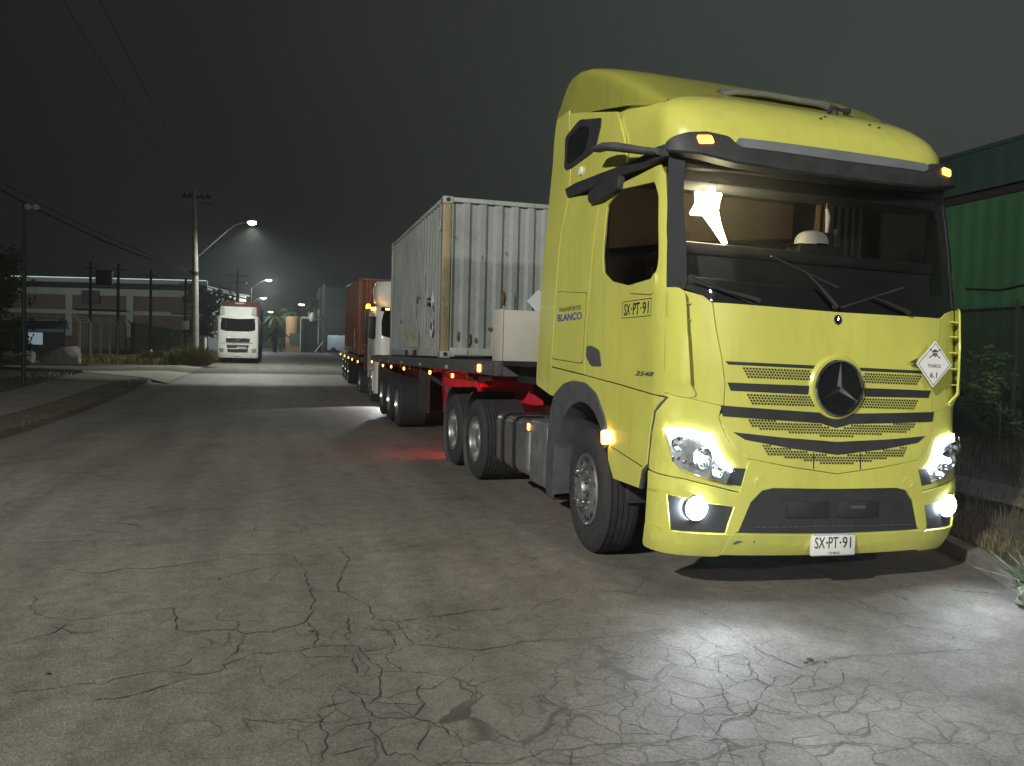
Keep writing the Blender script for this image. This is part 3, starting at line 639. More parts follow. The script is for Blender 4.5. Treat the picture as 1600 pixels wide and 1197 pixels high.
# lower grille: panel with slots
chin = P('lower_grille', mirror_u([(0,1.225),(-.08,1.232),(-.61,1.245),(-.625,1.225),(-.585,1.09),(-.555,1.02),(-.49,.955),(-.27,.905),(0,.858)]), front, Y_PAINT, T, off=.016, th=.05)
sl(mirror_u([(0,1.262),(-.105,1.274),(-.62,1.300),(-.61,1.228),(-.085,1.200),(-.05,1.185),(0,1.170)]), chin, .019)
sl(mirror_u([(0,1.072),(-.31,1.095),(-.56,1.122),(-.50,1.073),(-.26,1.022),(0,.985)]), chin, .019)
dots('grille_mesh', mirror_u([(0,1.160),(-.035,1.168),(-.085,1.193),(-.493,1.218),(-.45,1.155),(0,1.105)]), chin, 4, .0165, .0205)
dots('grille_mesh', mirror_u([(0,.975),(-.425,1.05),(-.395,.985),(0,.912)]), chin, 4, .0165, .0205)
for u in (-.135, .135): P('grille_seam', [(u-.003,1.0),(u+.003,1.0),(u+.003,.885),(u-.003,.885)], front, BLK, chin, off=.0175, th=.002, inset=0)
# bumper: middle frame, corner pieces, black inserts, lip
bmp = P('bumper', mirror_u([(0,.848),(-.27,.895),(-.478,.945),(-.50,.86),(-.575,.49),(-.60,.30),(-.59,.285),(-.55,.44),(-.52,.465),(-.47,.66),(-.415,.742),(-.355,.758),(0,.752)]), front, Y_PAINT, T, off=.018, th=.05)
P('bumper_insert', roundpoly(mirror_u([(0,.752),(-.355,.752),(-.42,.735),(-.47,.655),(-.52,.452),(0,.44)]), .01), front, BLK, bmp, off=.006, th=.05)
for x in (-.21, .20):
    mm = MB(); q = front(x/1.42, .61); mm.b(x-.17, x+.17, q[1]+.004, q[1]-.014, .545, .665, .012); mm.build('bumper_recess', CHAS, bmp, xf=ROLL)
mm = MB(); q = front(.14, .625); mm.b(.13, .25, q[1]-.012, q[1]-.018, .612, .632, .003); mm.build('bumper_recess_tag', GRYPL, bmp, xf=ROLL)
mm = MB(); q = front(0, .47)
for k in range(26): mm.b(-.62+k*.05, -.585+k*.05, q[1]-.002, q[1]-.012, .485, .492, .002)
mm.build('bumper_ridge', GRYPL, bmp, xf=ROLL)
P('bumper_lip', mirror_u([(0,.432),(-.55,.445),(-.585,.30),(0,.285)]), front, Y_PAINT, bmp, off=.020, th=.06)
for sd in (-1, 1):
    disc('tow_cover', sd*.425, .79, [(.046,.010),(.046,.0195),(.042,.021),(.040,.0185),(0,.0185)], Y_PAINT, bmp, 28)
    cn = P('bumper_corner', [(sd*u, z) for u, z in [(-.52,.715),(-.79,.795),(-1.0,.818),(-1.0,.69),(-.86,.690),(-.535,.625)]], front, Y_PAINT, T, off=.018, th=.05)
    P('corner_side', [(sd*u, z) for u, z in [(-.868,.695),(-1.0,.70),(-1.0,.455),(-.84,.45)]], front, Y_PAINT, cn, off=.018, th=.05)
    P('fog_lamp_bay', [(sd*u, z) for u, z in [(-.862,.690),(-.538,.622),(-.572,.45),(-.838,.45)]], front, BLK, cn, off=.004, th=.05)
    P('bumper_lip', [(sd*u, z) for u, z in roundpoly([(-.567,.442),(-.84,.446),(-1.0,.45),(-1.0,.29),(-.76,.285),(-.60,.285)], [0,0,0,.03,.03,0])], front, Y_PAINT, cn, off=.020, th=.06)
    hp_ = P('headlight_panel', [(sd*u, z) for u, z in [(-.615,1.295),(-.88,1.362),(-.938,1.245),(-1.0,1.15),(-1.0,.832),(-.79,.805),(-.52,.728),(-.49,.86),(-.485,.945),(-.56,1.02),(-.592,1.09),(-.63,1.22)]], front, Y_PAINT, T, off=.010, th=.05)
    P('dark_filler', [(sd*u, z) for u, z in [(-.57,.885),(-.484,.882),(-.508,.765),(-.595,.78)]], front, BLK, hp_, off=.013, th=.004)
    hl = [(-.877,1.128),(-.765,1.128),(-.667,1.098),(-.637,1.02),(-.605,.93),(-.565,.893),(-.591,.785),(-.707,.822),(-.81,.870),(-.845,.932),(-.862,1.044)]
    H = P('headlight', [(sd*u, z) for u, z in hl], front, REFL, T, off=.014, th=.03)
    drl = [(-.877,1.128),(-.765,1.128),(-.667,1.098),(-.637,1.02),(-.605,.93),(-.565,.893),(-.573,.862),(-.630,.895),(-.652,.965),(-.692,1.045),(-.765,1.082),(-.868,1.095)]
    P('daytime_strip', [(sd*u, z) for u, z in drl], front, E_HEAD, H, off=.022, th=.007)
    for (u, z, r) in ((-.825,1.035,.050),(-.715,.945,.075),(-.645,.855,.040)):
        disc('reflector_bowl', sd*u, z, [(r,.018),(r*1.02,.032),(r*.93,.034),(r*.7,.024),(r*.3,.018),(0,.018)], CHROME, H, 28)
        disc('bulb', sd*u, z, [(r*.28,.018),(r*.28,.04),(0,.046)], WHPL if z > 1 else E_HEAD, H, 14)
    mm = MB()
    for k in range(9):
        u = -.85+k*.027; q = front(sd*u, .90+.012*math.sin(k*2.4)+.03*(k < 3)); mm.box((q[0], q[1]-.02, q[2]), (.015, .012, .035), Matrix.Rotation(k*.5, 3, 'Y'), .003)
    mm.build('reflector_facet', CHROME, H, xf=ROLL)
    P('lens', [(sd*u, z) for u, z in hl], front, LENS, H, off=.052, th=.002)
    F = disc('fog_lamp', sd*.735, .612, [(.090,-.01),(.090,.02),(.080,.026)], CHROME, T, 28)
    disc('glow_disc', sd*.735, .612, [(.083,.02),(.072,.034),(0,.044)], E_FOG, F, 28)
# scuff on the bumper lip
mm = MB(); q = front(-.52, .38)
mm.tube([(q[0]-.03, q[1]-.026, .375), (q[0]+.0, q[1]-.026, .388), (q[0]+.04, q[1]-.026, .389)], [.004,.007,.003], 6); mm.tube([(q[0]+.12, q[1]-.03, .385), (q[0]+.13, q[1]-.03, .395)], .008, 6)
mm.build('bumper_scuff', BLUEINK, bmp, xf=ROLL)
# number plate
pl = MB(); q = front(0, .37); pl.b(-.175, .175, q[1]-.020, q[1]-.052, .285, .435, .004); NP = pl.build('number_plate', WHTSTK, T, xf=ROLL)
yp = q[1]-.052
def pplace(cx, cz):
    return lambda tx, tz, d: (cx+tx, yp-.0006-d, cz+tz)
text('plate_lettering', 'SX', INK, NP, .082, .078, pplace(-.118, .378), .002, ROLL)
text('plate_lettering', 'PT', INK, NP, .078, .078, pplace(-.008, .378), .002, ROLL)
text('plate_lettering', '91', INK, NP, .072, .078, pplace(.102, .378), .002, ROLL)
text('plate_caption', 'CHILE', INK, NP, .09, .016, pplace(0, .306), .002, ROLL)
mm = MB()
for x in (-.062, .049): mm.lathe([(.008, -.003), (0, -.003)], (x, yp, .378), 'y', 10)
mm.b(-.172, .172, yp, yp-.001, .4295, .432).b(-.172, .172, yp, yp-.001, .289, .2915); mm.build('plate_mark', INK, NP, xf=ROLL)

# --- lettering on the cab side
def lplace(y0, z0, off):
    def f(tx, tz, d):
        y, z = y0-tx, z0+tz+ZS; return (-sidex(y, z)-off-d, y, z)
    return f
def rplace(y0, z0, off):
    def f(tx, tz, d):
        y, z = y0+tx, z0+tz+ZS; return (sidex(y, z)+off+d, y, z)
    return f
for i, plc in enumerate((lplace, rplace)):
    D = doors[i]
    mm = MB()
    for (a, b, c_, d_) in ((-.245,.245,.058,.064),(-.245,.245,-.064,-.058),(-.245,-.239,-.064,.064),(.239,.245,-.064,.064)):
        f = plc(.645, 1.985, .0125); v = [f(x, z, 0) for x, z in ((a, c_), (b, c_), (b, d_), (a, d_))]; mm.quad(*v)
    mm.build('plate_outline', INK, D, xf=ROLL)
    for s, tx, w in (('SX', -.155, .11), ('PT', -.0, .11), ('91', .155, .10)):
        text('door_plate_lettering', s, INK, D, w, .088, (lambda f, o: (lambda a, b, d: f(a+o, b, d)))(plc(.645, 1.985, .0125), tx), .0015, ROLL, 0, .012)
    mm = MB(); f = plc(.645, 1.985, .0125)
    for tx in (-.078, .079): mm.quad(f(tx-.008, -.008, .001), f(tx+.008, -.008, .001), f(tx+.008, .008, .001), f(tx-.008, .008, .001))
    mm.build('plate_dot', INK, D, xf=ROLL)
    text('model_number', '2548', GRYPL, D, .30, .033, plc(.46, 1.515, .0125), .003, ROLL, .35, .02)
    hq = hatch[i]
    text('company_lettering', 'TRANSPORTES', INK, hq, .56, .038, plc(2.03, 2.052, .0168), .0015, ROLL)
    text('company_lettering', 'BLANCO', BLUEINK, hq, .62, .066, plc(2.03, 1.98, .0168), .0015, ROLL, 0, .025)

# --- roof, visor, deflector
def roofz(y): return interp(y, [.22,.30,.40,.55,.75,1.0,1.5,2.46], [3.13,3.31,3.43,3.53,3.60,3.64,3.70,3.74])
def roofw(y):
    a = min(1, max(0, (y-.20)/.36)); return 1.185*max(.0, 1-(1-a)**NE)**(1/NE)
m = MB(); ys = [.205,.215,.23,.26,.30,.36,.44,.55,.7,.9,1.2,1.6,2.0,2.46]
def roofp(k, y):
    a = k*math.pi/2; w = roofw(y); zb = 3.06; zt = roofz(y)
    nx = interp(y, [.3, 1.3], [4.2, 9.])
    return (w*sgn(a)*abs(math.sin(a))**(2/nx), y, zb+(zt-zb)*max(0, math.cos(a))**(2/nx))
m.grid(roofp, [math.sin(i/24*math.pi/2) for i in range(-24, 25)], ys)
roof = m.build('roof', Y_PAINT, T, xf=ROLL)
def vis(u, z):
    a = abs(u); hw = 1.235; y0 = interp(z, [2.92,3.1,3.27], [.10,.135,.215]); 
    return (sgn(u)*hw*interp(a, TU, TX), y0+.34*interp(a, TU, TY), z)
V = P('sun_visor', roundpoly(mirror_u([(0,3.050),(-.54,3.050),(-.565,3.075),(-.60,3.125),(-.70,3.150),(-.80,3.140),(-.87,3.112),(-.905,3.085),(-.905,3.035),(-.83,3.015),(-.74,3.000),(-.65,2.975),(-.57,2.955),(-.3,2.935),(0,2.935)]), .015), vis, BLK, T, off=.02, th=.09, inset=.02, dip=.012)
P('visor_trim', roundpoly(mirror_u([(0,3.112),(-.55,3.112),(-.568,3.085),(-.535,3.056),(0,3.046)]), .010), vis, SILV, V, off=.030, th=.05, inset=.008, dip=.006)
for sd in (-1, 1):
    P('marker_lamp', [(sd*u, z) for u, z in roundpoly([(-.755,3.112),(-.69,3.115),(-.678,3.070),(-.745,3.064)], .01)], vis, E_AMB, V, off=.030, th=.02)
# windscreen header behind the visor
P('windscreen_header', mirror_u([(0,3.10),(-.80,3.10),(-.80,2.93),(0,2.93)]), front, BLK, T, off=-.01, th=.04)
# roof deflector
m = MB()
DY = [.62,.72,.90,1.15,1.45,1.75,2.0,2.25,2.42,2.50]
def dz(y): return interp(y, [.5,.72,.9,1.15,1.45,1.75,2.0,2.25,2.42,2.50], [3.47,3.60,3.71,3.85,3.985,4.095,4.175,4.238,4.255,4.235])
def dl(y): return 3.41+(y-.5)*.268
def defl(k, y):
    a = k*math.pi/2; w = interp(y, [.55,.9,1.4,2.0,2.5], [1.10,1.165,1.19,1.195,1.18]); zb, zt = dl(y), max(dz(y), dl(y)+.02); nx = interp(y, [.6,1.2,2.0], [3.4,5.5,18.])
    fz = max(0, math.cos(a))**(2/nx)
    return (w*sgn(a)*abs(math.sin(a))**(2/nx), y+max(0, y-1.2)/1.3*.36*(1-fz), zb+(zt-zb)*fz)
m.grid(defl, [math.sin(i/28*math.pi/2) for i in range(-28, 37)], DY)
bmesh.ops.solidify(m.bm, geom=m.bm.faces[:], thickness=.02)
de = m.build('roof_deflector', Y_PAINT, T, xf=ROLL)
m = MB()
for sd in (-1, 1):
    pts = [(sd*1.09, y+max(0, y-1.2)/1.3*.30, dl(y)+.05) for y in DY]
    for i in range(len(pts)-1):
        a, b = pts[i], pts[i+1]; m.quad((a[0], a[1], a[2]-.10), (b[0], b[1], b[2]-.10), b, a)
m.b(-1.1, 1.1, 2.36, 2.41, 3.4, 4.0); m.build('deflector_frame', CHAS, de, xf=ROLL)
m = MB(); m.b(-.56, .50, .80, .93, 3.625, 3.705, .015); m.build('deflector_slot', GRYPL, de, xf=ROLL)
m = MB(); m.tube([(-.55,.80,3.645),(-.45,.78,3.675),(-.2,.76,3.685),(.3,.76,3.675),(.48,.78,3.645)], .022, 8); m.build('slot_bar', ALUD, de, xf=ROLL)
m = MB(); m.tube([(.36,.66,3.54),(.36,.67,3.60),(.33,.67,3.615)], .035, 10).tube([(.35,.67,3.61),(.28,.69,3.86)], [.006,.003], 6).tube([(.33,.64,3.62),(.48,.66,3.61)], .013, 6).b(.50,.55,.70,.74,3.615,3.66,.006)
m.build('antenna', BLK, T, xf=ROLL)
m = MB(); m.tube([(.90,.75,3.45),(.90,.75,3.64)], .014, 8); m.build('short_antenna', BLK, T, xf=ROLL)
m = MB()
for (x, y, z) in ((.12,.45,3.467),(.50,.42,3.447),(.57,.40,3.43),(.05,.4,3.433)): m.lathe([(.013,0),(.011,.005),(0,.006)], (x, y, z), 'z', 8)
m.build('roof_dirt', GRYPL, roof, xf=ROLL)
# wipers
for (u0, z0, u1, z1) in ((-.02,2.015,-.19,2.24),(.42,2.01,.20,2.10),(-.45,2.02,-.62,2.07)):
    a, b = Vector(front(u0, z0)), Vector(front(u1, z1)); o = Vector((0, -.035, 0)); c_ = b+(b-a)*.55
    mm = MB(); mm.tube([a+o*.4, a+o*1.4, a.lerp(b, .6)+o*1.5, b+o*1.3], [.016,.014,.010,.007], 8)
    d = Vector((-(b-a).z*.0+.30*sgn(u1), .012, .10)); mm.tube([b+o-d*.9, b+o, b+o+d*.9], .008, 6)
    mm.build('wiper', BLK, T, xf=ROLL)
# hazard diamond
def hz(tx, tz, d): return (.795+tx, -.035-d+.14*tx*.0, 1.648+tz)
h = .168
mm = MB(); mm.prism([(-h*.93,0),(0,h),(h*.93,0),(0,-h)], (0, .006, 0), hz(0, 0, 0)); HZ = mm.build('hazard_placard', WHTSTK, T, xf=ROLL)
HZ['label'] = 'white diamond placard'
mm = MB(); k = .91
for i in range(4):
    A = [(-1,0),(0,1),(1,0),(0,-1)]; a, b = A[i], A[(i+1) % 4]
    mm.quad(hz(a[0]*h*k*.93, a[1]*h*k, .001), hz(b[0]*h*k*.93, b[1]*h*k, .001), hz(b[0]*h*(k-.035)*.93, b[1]*h*(k-.035), .001), hz(a[0]*h*(k-.035)*.93, a[1]*h*(k-.035), .001))
mm.build('placard_border', INK, HZ, xf=ROLL)
text('placard_lettering', 'TOXICO', INK, HZ, .115, .024, lambda a, b, d: hz(a, b-.012, .0005+d), .001, ROLL, 0, .01)
text('placard_lettering', '6.1', INK, HZ, .062, .040, lambda a, b, d: hz(a-.002, b-.078, .0005+d), .001, ROLL, 0, .01)
mm = MB()   # skull and crossed bones
def ell(cx, cz, rx, rz, y, n=16): mm.bm.faces.new([mm.bm.verts.new(hz(cx+rx*math.cos(2*math.pi*j/n), cz+rz*math.sin(2*math.pi*j/n), y)) for j in range(n)])
for s_ in (-1, 1):
    mm.quad(hz(-.040, .078-s_*.026-.004, .001), hz(.040, .078+s_*.026-.004, .001), hz(.040, .078+s_*.026+.004, .001), hz(-.040, .078-s_*.026+.004, .001))
    for t_ in (-1, 1): ell(t_*.042, .078+s_*.028, .007, .006, .0011, 8)
mm.build('placard_bones', INK, HZ, xf=ROLL, fix=False)
mm = MB(); ell(0, .085, .022, .023, .0016); ell(0, .064, .013, .012, .0016, 10); mm.build('placard_skull', INK, HZ, xf=ROLL, fix=False)
mm = MB(); ell(-.009, .084, .006, .006, .002, 8); ell(.009, .084, .006, .006, .002, 8); ell(0, .086-.016, .003, .005, .002, 6)
for k in (-1, 0, 1): ell(k*.007, .058, .0016, .006, .002, 6)
mm.build('skull_gap', WHTSTK, HZ, xf=ROLL, fix=False)
mm = MB(); mm.prism([(.60,1.655),(.66,1.685),(.655,1.668),(.665,1.64)], (0, .01, 0), (0, -.02, 0)); mm.build('placard_bracket', GRYPL, T, xf=ROLL)

# --- cab inside
def inbox(name, args, m, bev=.02, xf=ROLL):
    mm = MB()
    for a in args: mm.b(*a, bev)
    return mm.build(name, m, T, xf=xf)
inbox('dashboard', [(-1.12,1.12,.34,.72,1.5,2.36),(-1.10,-.1,.40,.9,2.3,2.40),(-.35,.35,.40,.95,2.0,2.42)], FABR, .05)
inbox('dashboard_top', [(-1.1,1.1,.32,.60,2.34,2.43)], BLK, .03)
inbox('cab_rear_lining', [(-1.14,1.14,2.34,2.38,1.5,3.45)], BEIGE)
inbox('headliner', [(-1.12,1.12,.55,2.36,3.16,3.19)], BEIGE, .01)
inbox('overhead_locker', [(-1.1,1.1,.34,.60,2.84,3.15)], FABR, .03)
mm = MB(); mm.prism([(-.95,3.15),(.95,3.15),(.95,2.83),(.1,2.74),(-.95,2.58)], (0, .35, 0), (0, 1.95, 0)); mm.build('folded_bunk', BEIGE, T, xf=ROLL)
inbox('cab_side_lining', [(-1.17,-1.15,1.45,2.4,1.5,3.1),(1.15,1.17,.5,2.4,1.5,3.1)], FABR, .004)
mm = MB()
for k in range(9): mm.tube([(.62+k*.035, .95+.02*(k % 2), 2.38), (.62+k*.035, .95+.02*(k % 2), 3.1)], .022, 8)
mm.build('side_curtain', FABR, T, xf=ROLL)
mm = MB()
for k in range(3): mm.tube([(.50+k*.05, 1.0+.03*(k % 2), 2.3), (.53+k*.06, 1.0, 2.98)], .028, 8)
mm.build('bright_curtain', BEIGE, T, xf=ROLL)
for x in (-.62, .62):
    mm = MB(); mm.b(x-.24, x+.24, 1.25, 1.40, 1.6, 2.48, .06).b(x-.24, x+.24, .85, 1.35, 1.5, 1.66, .05).b(x-.14, x+.14, 1.27, 1.38, 2.5, 2.68, .04); mm.build('seat', FABR, T, xf=ROLL)
mm = MB()
ring = [Vector((.62+.22*math.cos(a), .78+.09*math.sin(a), 2.30+.20*math.sin(a))) for a in [i*2*math.pi/24 for i in range(25)]]
mm.tube(ring, .016, 8, False); mm.tube([(.62,.70,2.2),(.62,.78,2.30)], .03, 8); mm.tube([ring[0], ring[12]], .014, 6); mm.build('steering_wheel', BLK, T, xf=ROLL)
mm = MB(); mm.tube([(.23,.50,2.62),(.235,.50,2.74),(.22,.5,2.80)], [.012,.018,.01], 8).tube([(.22,.5,2.80),(.22,.5,2.95)], .004, 6); mm.build('hanging_ornament', WHPL, T, xf=ROLL)
mm = MB(); mm.b(.20,.30,.50,.62,2.40,2.62,.02).tube([(.32,.55,2.42),(.36,.55,2.66)], .02, 8); mm.build('dash_holder', BLK, T, xf=ROLL)
# the cab lamp: switched on, its glare lobes and streak built as glowing shapes
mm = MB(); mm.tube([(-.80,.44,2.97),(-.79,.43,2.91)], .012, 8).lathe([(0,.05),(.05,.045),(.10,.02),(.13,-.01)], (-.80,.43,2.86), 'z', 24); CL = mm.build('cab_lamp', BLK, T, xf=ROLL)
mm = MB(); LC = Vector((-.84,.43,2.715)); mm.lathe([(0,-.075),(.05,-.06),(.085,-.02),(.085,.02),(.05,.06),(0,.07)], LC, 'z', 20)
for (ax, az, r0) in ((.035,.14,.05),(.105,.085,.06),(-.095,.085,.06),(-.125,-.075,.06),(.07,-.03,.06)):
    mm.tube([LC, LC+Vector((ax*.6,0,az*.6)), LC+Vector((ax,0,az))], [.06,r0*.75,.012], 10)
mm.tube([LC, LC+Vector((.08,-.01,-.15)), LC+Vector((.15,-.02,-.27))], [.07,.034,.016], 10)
mm.build('bulb_and_flare', E_CABIN, CL, xf=ROLL)
point('cab_lamp_light', (-.78, .62, 2.74), 13, (1, .85, .55), .10)
# white helmet lying on the dashboard
helm = MB()
def hp2(u, v):
    a, b = u*2*math.pi, v*math.pi/2; rx, ry, rz = .135, .10, .105
    return (rx*math.cos(a)*math.cos(b)**.7, ry*math.sin(a)*math.cos(b)**.7, rz*math.sin(b)**.85)
helm.grid(hp2, [i/28 for i in range(29)], [0, .12, .25, .4, .55, .7, .85, .97, 1.0])
helm.grid(lambda u, v: ((.135+.012*v+.115*v*max(0, -math.cos(u*2*math.pi))**2)*math.cos(u*2*math.pi), (.10+.012*v)*math.sin(u*2*math.pi), -.012*v*max(0, -math.cos(u*2*math.pi))), [i/28 for i in range(29)], [0, .5, 1])
bmesh.ops.remove_doubles(helm.bm, verts=helm.bm.verts[:], dist=1e-4)
bmesh.ops.transform(helm.bm, matrix=Matrix.Translation(ROLL @ Vector((.10, .50, 2.515))), verts=helm.bm.verts[:])
HM = helm.build('safety_helmet', WHPL); tag(HM, 'white safety helmet lying on the dashboard behind the big windscreen', 'helmet')
mm = MB(); mm.b(-.06,.30,.42,.60,2.42,2.512,.02); mm.build('dash_shelf', FABR, T, xf=ROLL)

# --- chassis, wheels, tank
m = MB()
for x in (-.42, .42): m.b(x-.04, x+.04, .45, 7.6, .72, 1.0)
for y in (1.5, 3.0, 4.4, 5.45, 6.1, 6.8, 7.5): m.b(-.42, .42, y-.05, y+.05, .76, .96)
for y in (1.5, 5.45, 6.80): m.tube([(-.9, y, .52), (.9, y, .52)], .09, 10)
m.b(-.6, .6, .5, 1.2, .55, 1.0).b(-.5, .5, .6, 2.4, .5, 1.15)
m.build('chassis', CHAS, T)
m = MB(); m.b(-.5, .5, 5.4, 6.4, 1.12, 1.20, .03).b(-.45, .45, 5.7, 6.1, 1.0, 1.12); m.build('fifth_wheel', CHAS, T)
m = MB()
for k in range(5): m.tube([(-.2+k*.1, 2.5, 1.5), (-.25+k*.1, 2.9, 1.1), (-.2+k*.08, 3.5, 1.05), (-.2+k*.1, 4.2, 1.5)], .016, 6)
m.build('air_hose', CHAS, T)
def wheel(c, sd, kind, par, m_rim=ALU, r=.52, w=.30):
    W = empty('wheel', (0, 0, 0)); W.parent = par; W.location = Vector(c)-wloc(par)
    wc = Vector(c)
    def L(prof): return [(rr, h*sd) for rr, h in prof]
    tw = w if kind == 'single' else w*2.05
    tp = [(.30,-.02),(.335,.005),(.40,.012),(.47,.006),(r-.022,-.012),(r-.004,-.035)]
    n = int((tw-.07)/.045)
    for k in range(n):
        h = -.035-(tw-.07)*(k+.5)/n; g = (tw-.07)/n*.5
        tp += [(r, h+g), (r, h+g*.25), (r-.014, h+g*.15), (r-.014, h-g*.15), (r, h-g*.25)]
    tp += [(r-.004,-tw+.035),(r-.022,-tw+.012),(.47,-tw),(.30,-tw)]
    mm = MB(); mm.lathe(L(tp), wc, 'x', 48); mm.build('tyre', RUB, W, 30)
    if kind == 'single':
        rp = [(.302,-.10),(.302,-.005),(.290,.008),(.278,.0),(.270,-.03),(.262,-.045),(.235,-.012),(.205,.010),(.175,.020),(.145,.022),(.142,.0),(.10,.0)]
        hub = [(.112,-.02),(.108,.035),(.095,.048),(.088,.060),(.05,.068),(0,.069)]; bz, br = .022, .160; hr, hz_ = .238, -.012
    else:
        rp = [(.302,-.10),(.302,-.005),(.290,.008),(.278,.0),(.268,-.03),(.262,-.12),(.245,-.145),(.20,-.155),(.14,-.158),(.10,-.158)]
        hub = [(.125,-.17),(.120,-.05),(.108,-.03),(.06,-.02),(0,-.02)]; bz, br = -.155, .165; hr, hz_ = .222, -.150
    mm = MB(); mm.lathe(L(rp), wc, 'x', 40); rim = mm.build('rim', m_rim, W)
    mm = MB()
    for k in range(10):
        a = (k+.5)*2*math.pi/10; ctr = wc+Vector((hz_*sd+.0035*sd, hr*math.cos(a), hr*math.sin(a)))
        mm.lathe([(.024, .003*sd), (.020, .004*sd), (0, .0045*sd)], ctr, 'x', 12)
    mm.build('hand_hole', CHAS, rim)
    mm = MB(); mm.lathe(L(hub), wc, 'x', 24); hubm = mm
    for k in range(10):
        a = k*2*math.pi/10; p0 = wc+Vector((bz*sd, br*math.cos(a), br*math.sin(a)))
        mm = MB() if kind == 'single' else hubm
        mm.lathe([(.018, 0), (.018, .02*sd), (.013, .022*sd), (.012, .05*sd), (0, .056*sd)], p0, 'x', 8)
        if kind == 'single': mm.build('wheel_nut', CHROME, W)
    hubm.build('hub', ALUD, W)
    return W
w0 = wheel((-1.235, 1.50, .52), -1, 'single', T); w0.rotation_euler = (0, 0, R(-4))
wheel((1.235, 1.50, .52), 1, 'single', T).rotation_euler = (0, 0, R(-4))
dw = wheel((-1.24, 5.42, .52), -1, 'dual', T); dwr = wheel((1.24, 5.42, .52), 1, 'dual', T)
for src, y in ((dw, 6.78), (dwr, 6.78)):
    c = copy_tree(src, T); c.location = Vector((src.location.x, y-1.5, src.location.z))
for sd in (-1, 1):
    for y in (5.42, 6.78):
        m = MB(); m.lathe([(.60, 0), (.615, 0), (.625, .02*sd), (.625, .60*sd), (.60, .60*sd), (.60, 0)], (sd*1.255-sd*.60, y, .52), 'x', 30, R(-62), R(82)); 
        m.build('mudguard', GRYPL, T)
    m = MB(); m.b(sd*.68, sd*1.22, 7.42, 7.45, .25, .9, .005); m.build('mud_flap', RUB, T)
    m = MB(); m.b(sd*.55, sd*1.1, 7.5, 7.58, .70, .86, .01); tl = m.build('tail_lamp', E_REDL, T)
# fuel tank with straps, step box
m = MB(); m.b(-1.235, -.62, 3.15, 4.42, .36, .95, .09, 5); tank = m.build('fuel_tank', ALU, T)
for y in (3.62, 4.08): MB().b(-1.245, -.61, y-.035, y+.035, .35, .96, .085, 5).build('tank_strap', BLK, tank)
MB().b(-1.0, -.9, 3.3, 3.4, .94, .99, .02).build('tank_cap', BLK, tank)
m = MB(); m.b(-1.235, -.62, 2.46, 3.06, .34, .98, .03, 3); bx = m.build('battery_box', ALUD, T)
MB().b(-1.245, -1.23, 2.50, 3.02, .38, .94, .01).build('box_lid', ALUD, bx)
MB().b(-1.25, -1.235, 3.06, 3.13, .86, .93, .01).build('tank_marker', E_AMBS, tank)
MB().tube([(-1.05,3.4,.36),(-1.05,3.4,.30)], .02, 8).tube([(-1.05,4.2,.36),(-1.05,4.2,.30)], .02, 8).build('tank_drain', ALUD, tank)
m = MB(); m.b(1.235, .62, 2.5, 4.42, .36, .95, .09, 5); m.build('fuel_tank', ALU, T)
m = MB()
for z in (.40, .66, .92): m.b(-1.22, -.85, 2.36, 2.43, z-.02, z+.02, .01)
m.build('cab_step', GRYPL, T)
# fog and head lamps throw light on the road
for sd, x in ((-1, -1.02), (1, 1.02)):
    spot('fog_lamp_light', (x, -.10, .60), (x-.18 if sd < 0 else x-.3, -2.1, 0), 72 if sd < 0 else 36, (.80, .90, 1.0), 104, .8, .04)
    spot('headlight_beam', (x*.93, -.10, .92), (x*.9-.3, -8, .0), 190, (.88, .95, 1.0), 60, .5, .05)
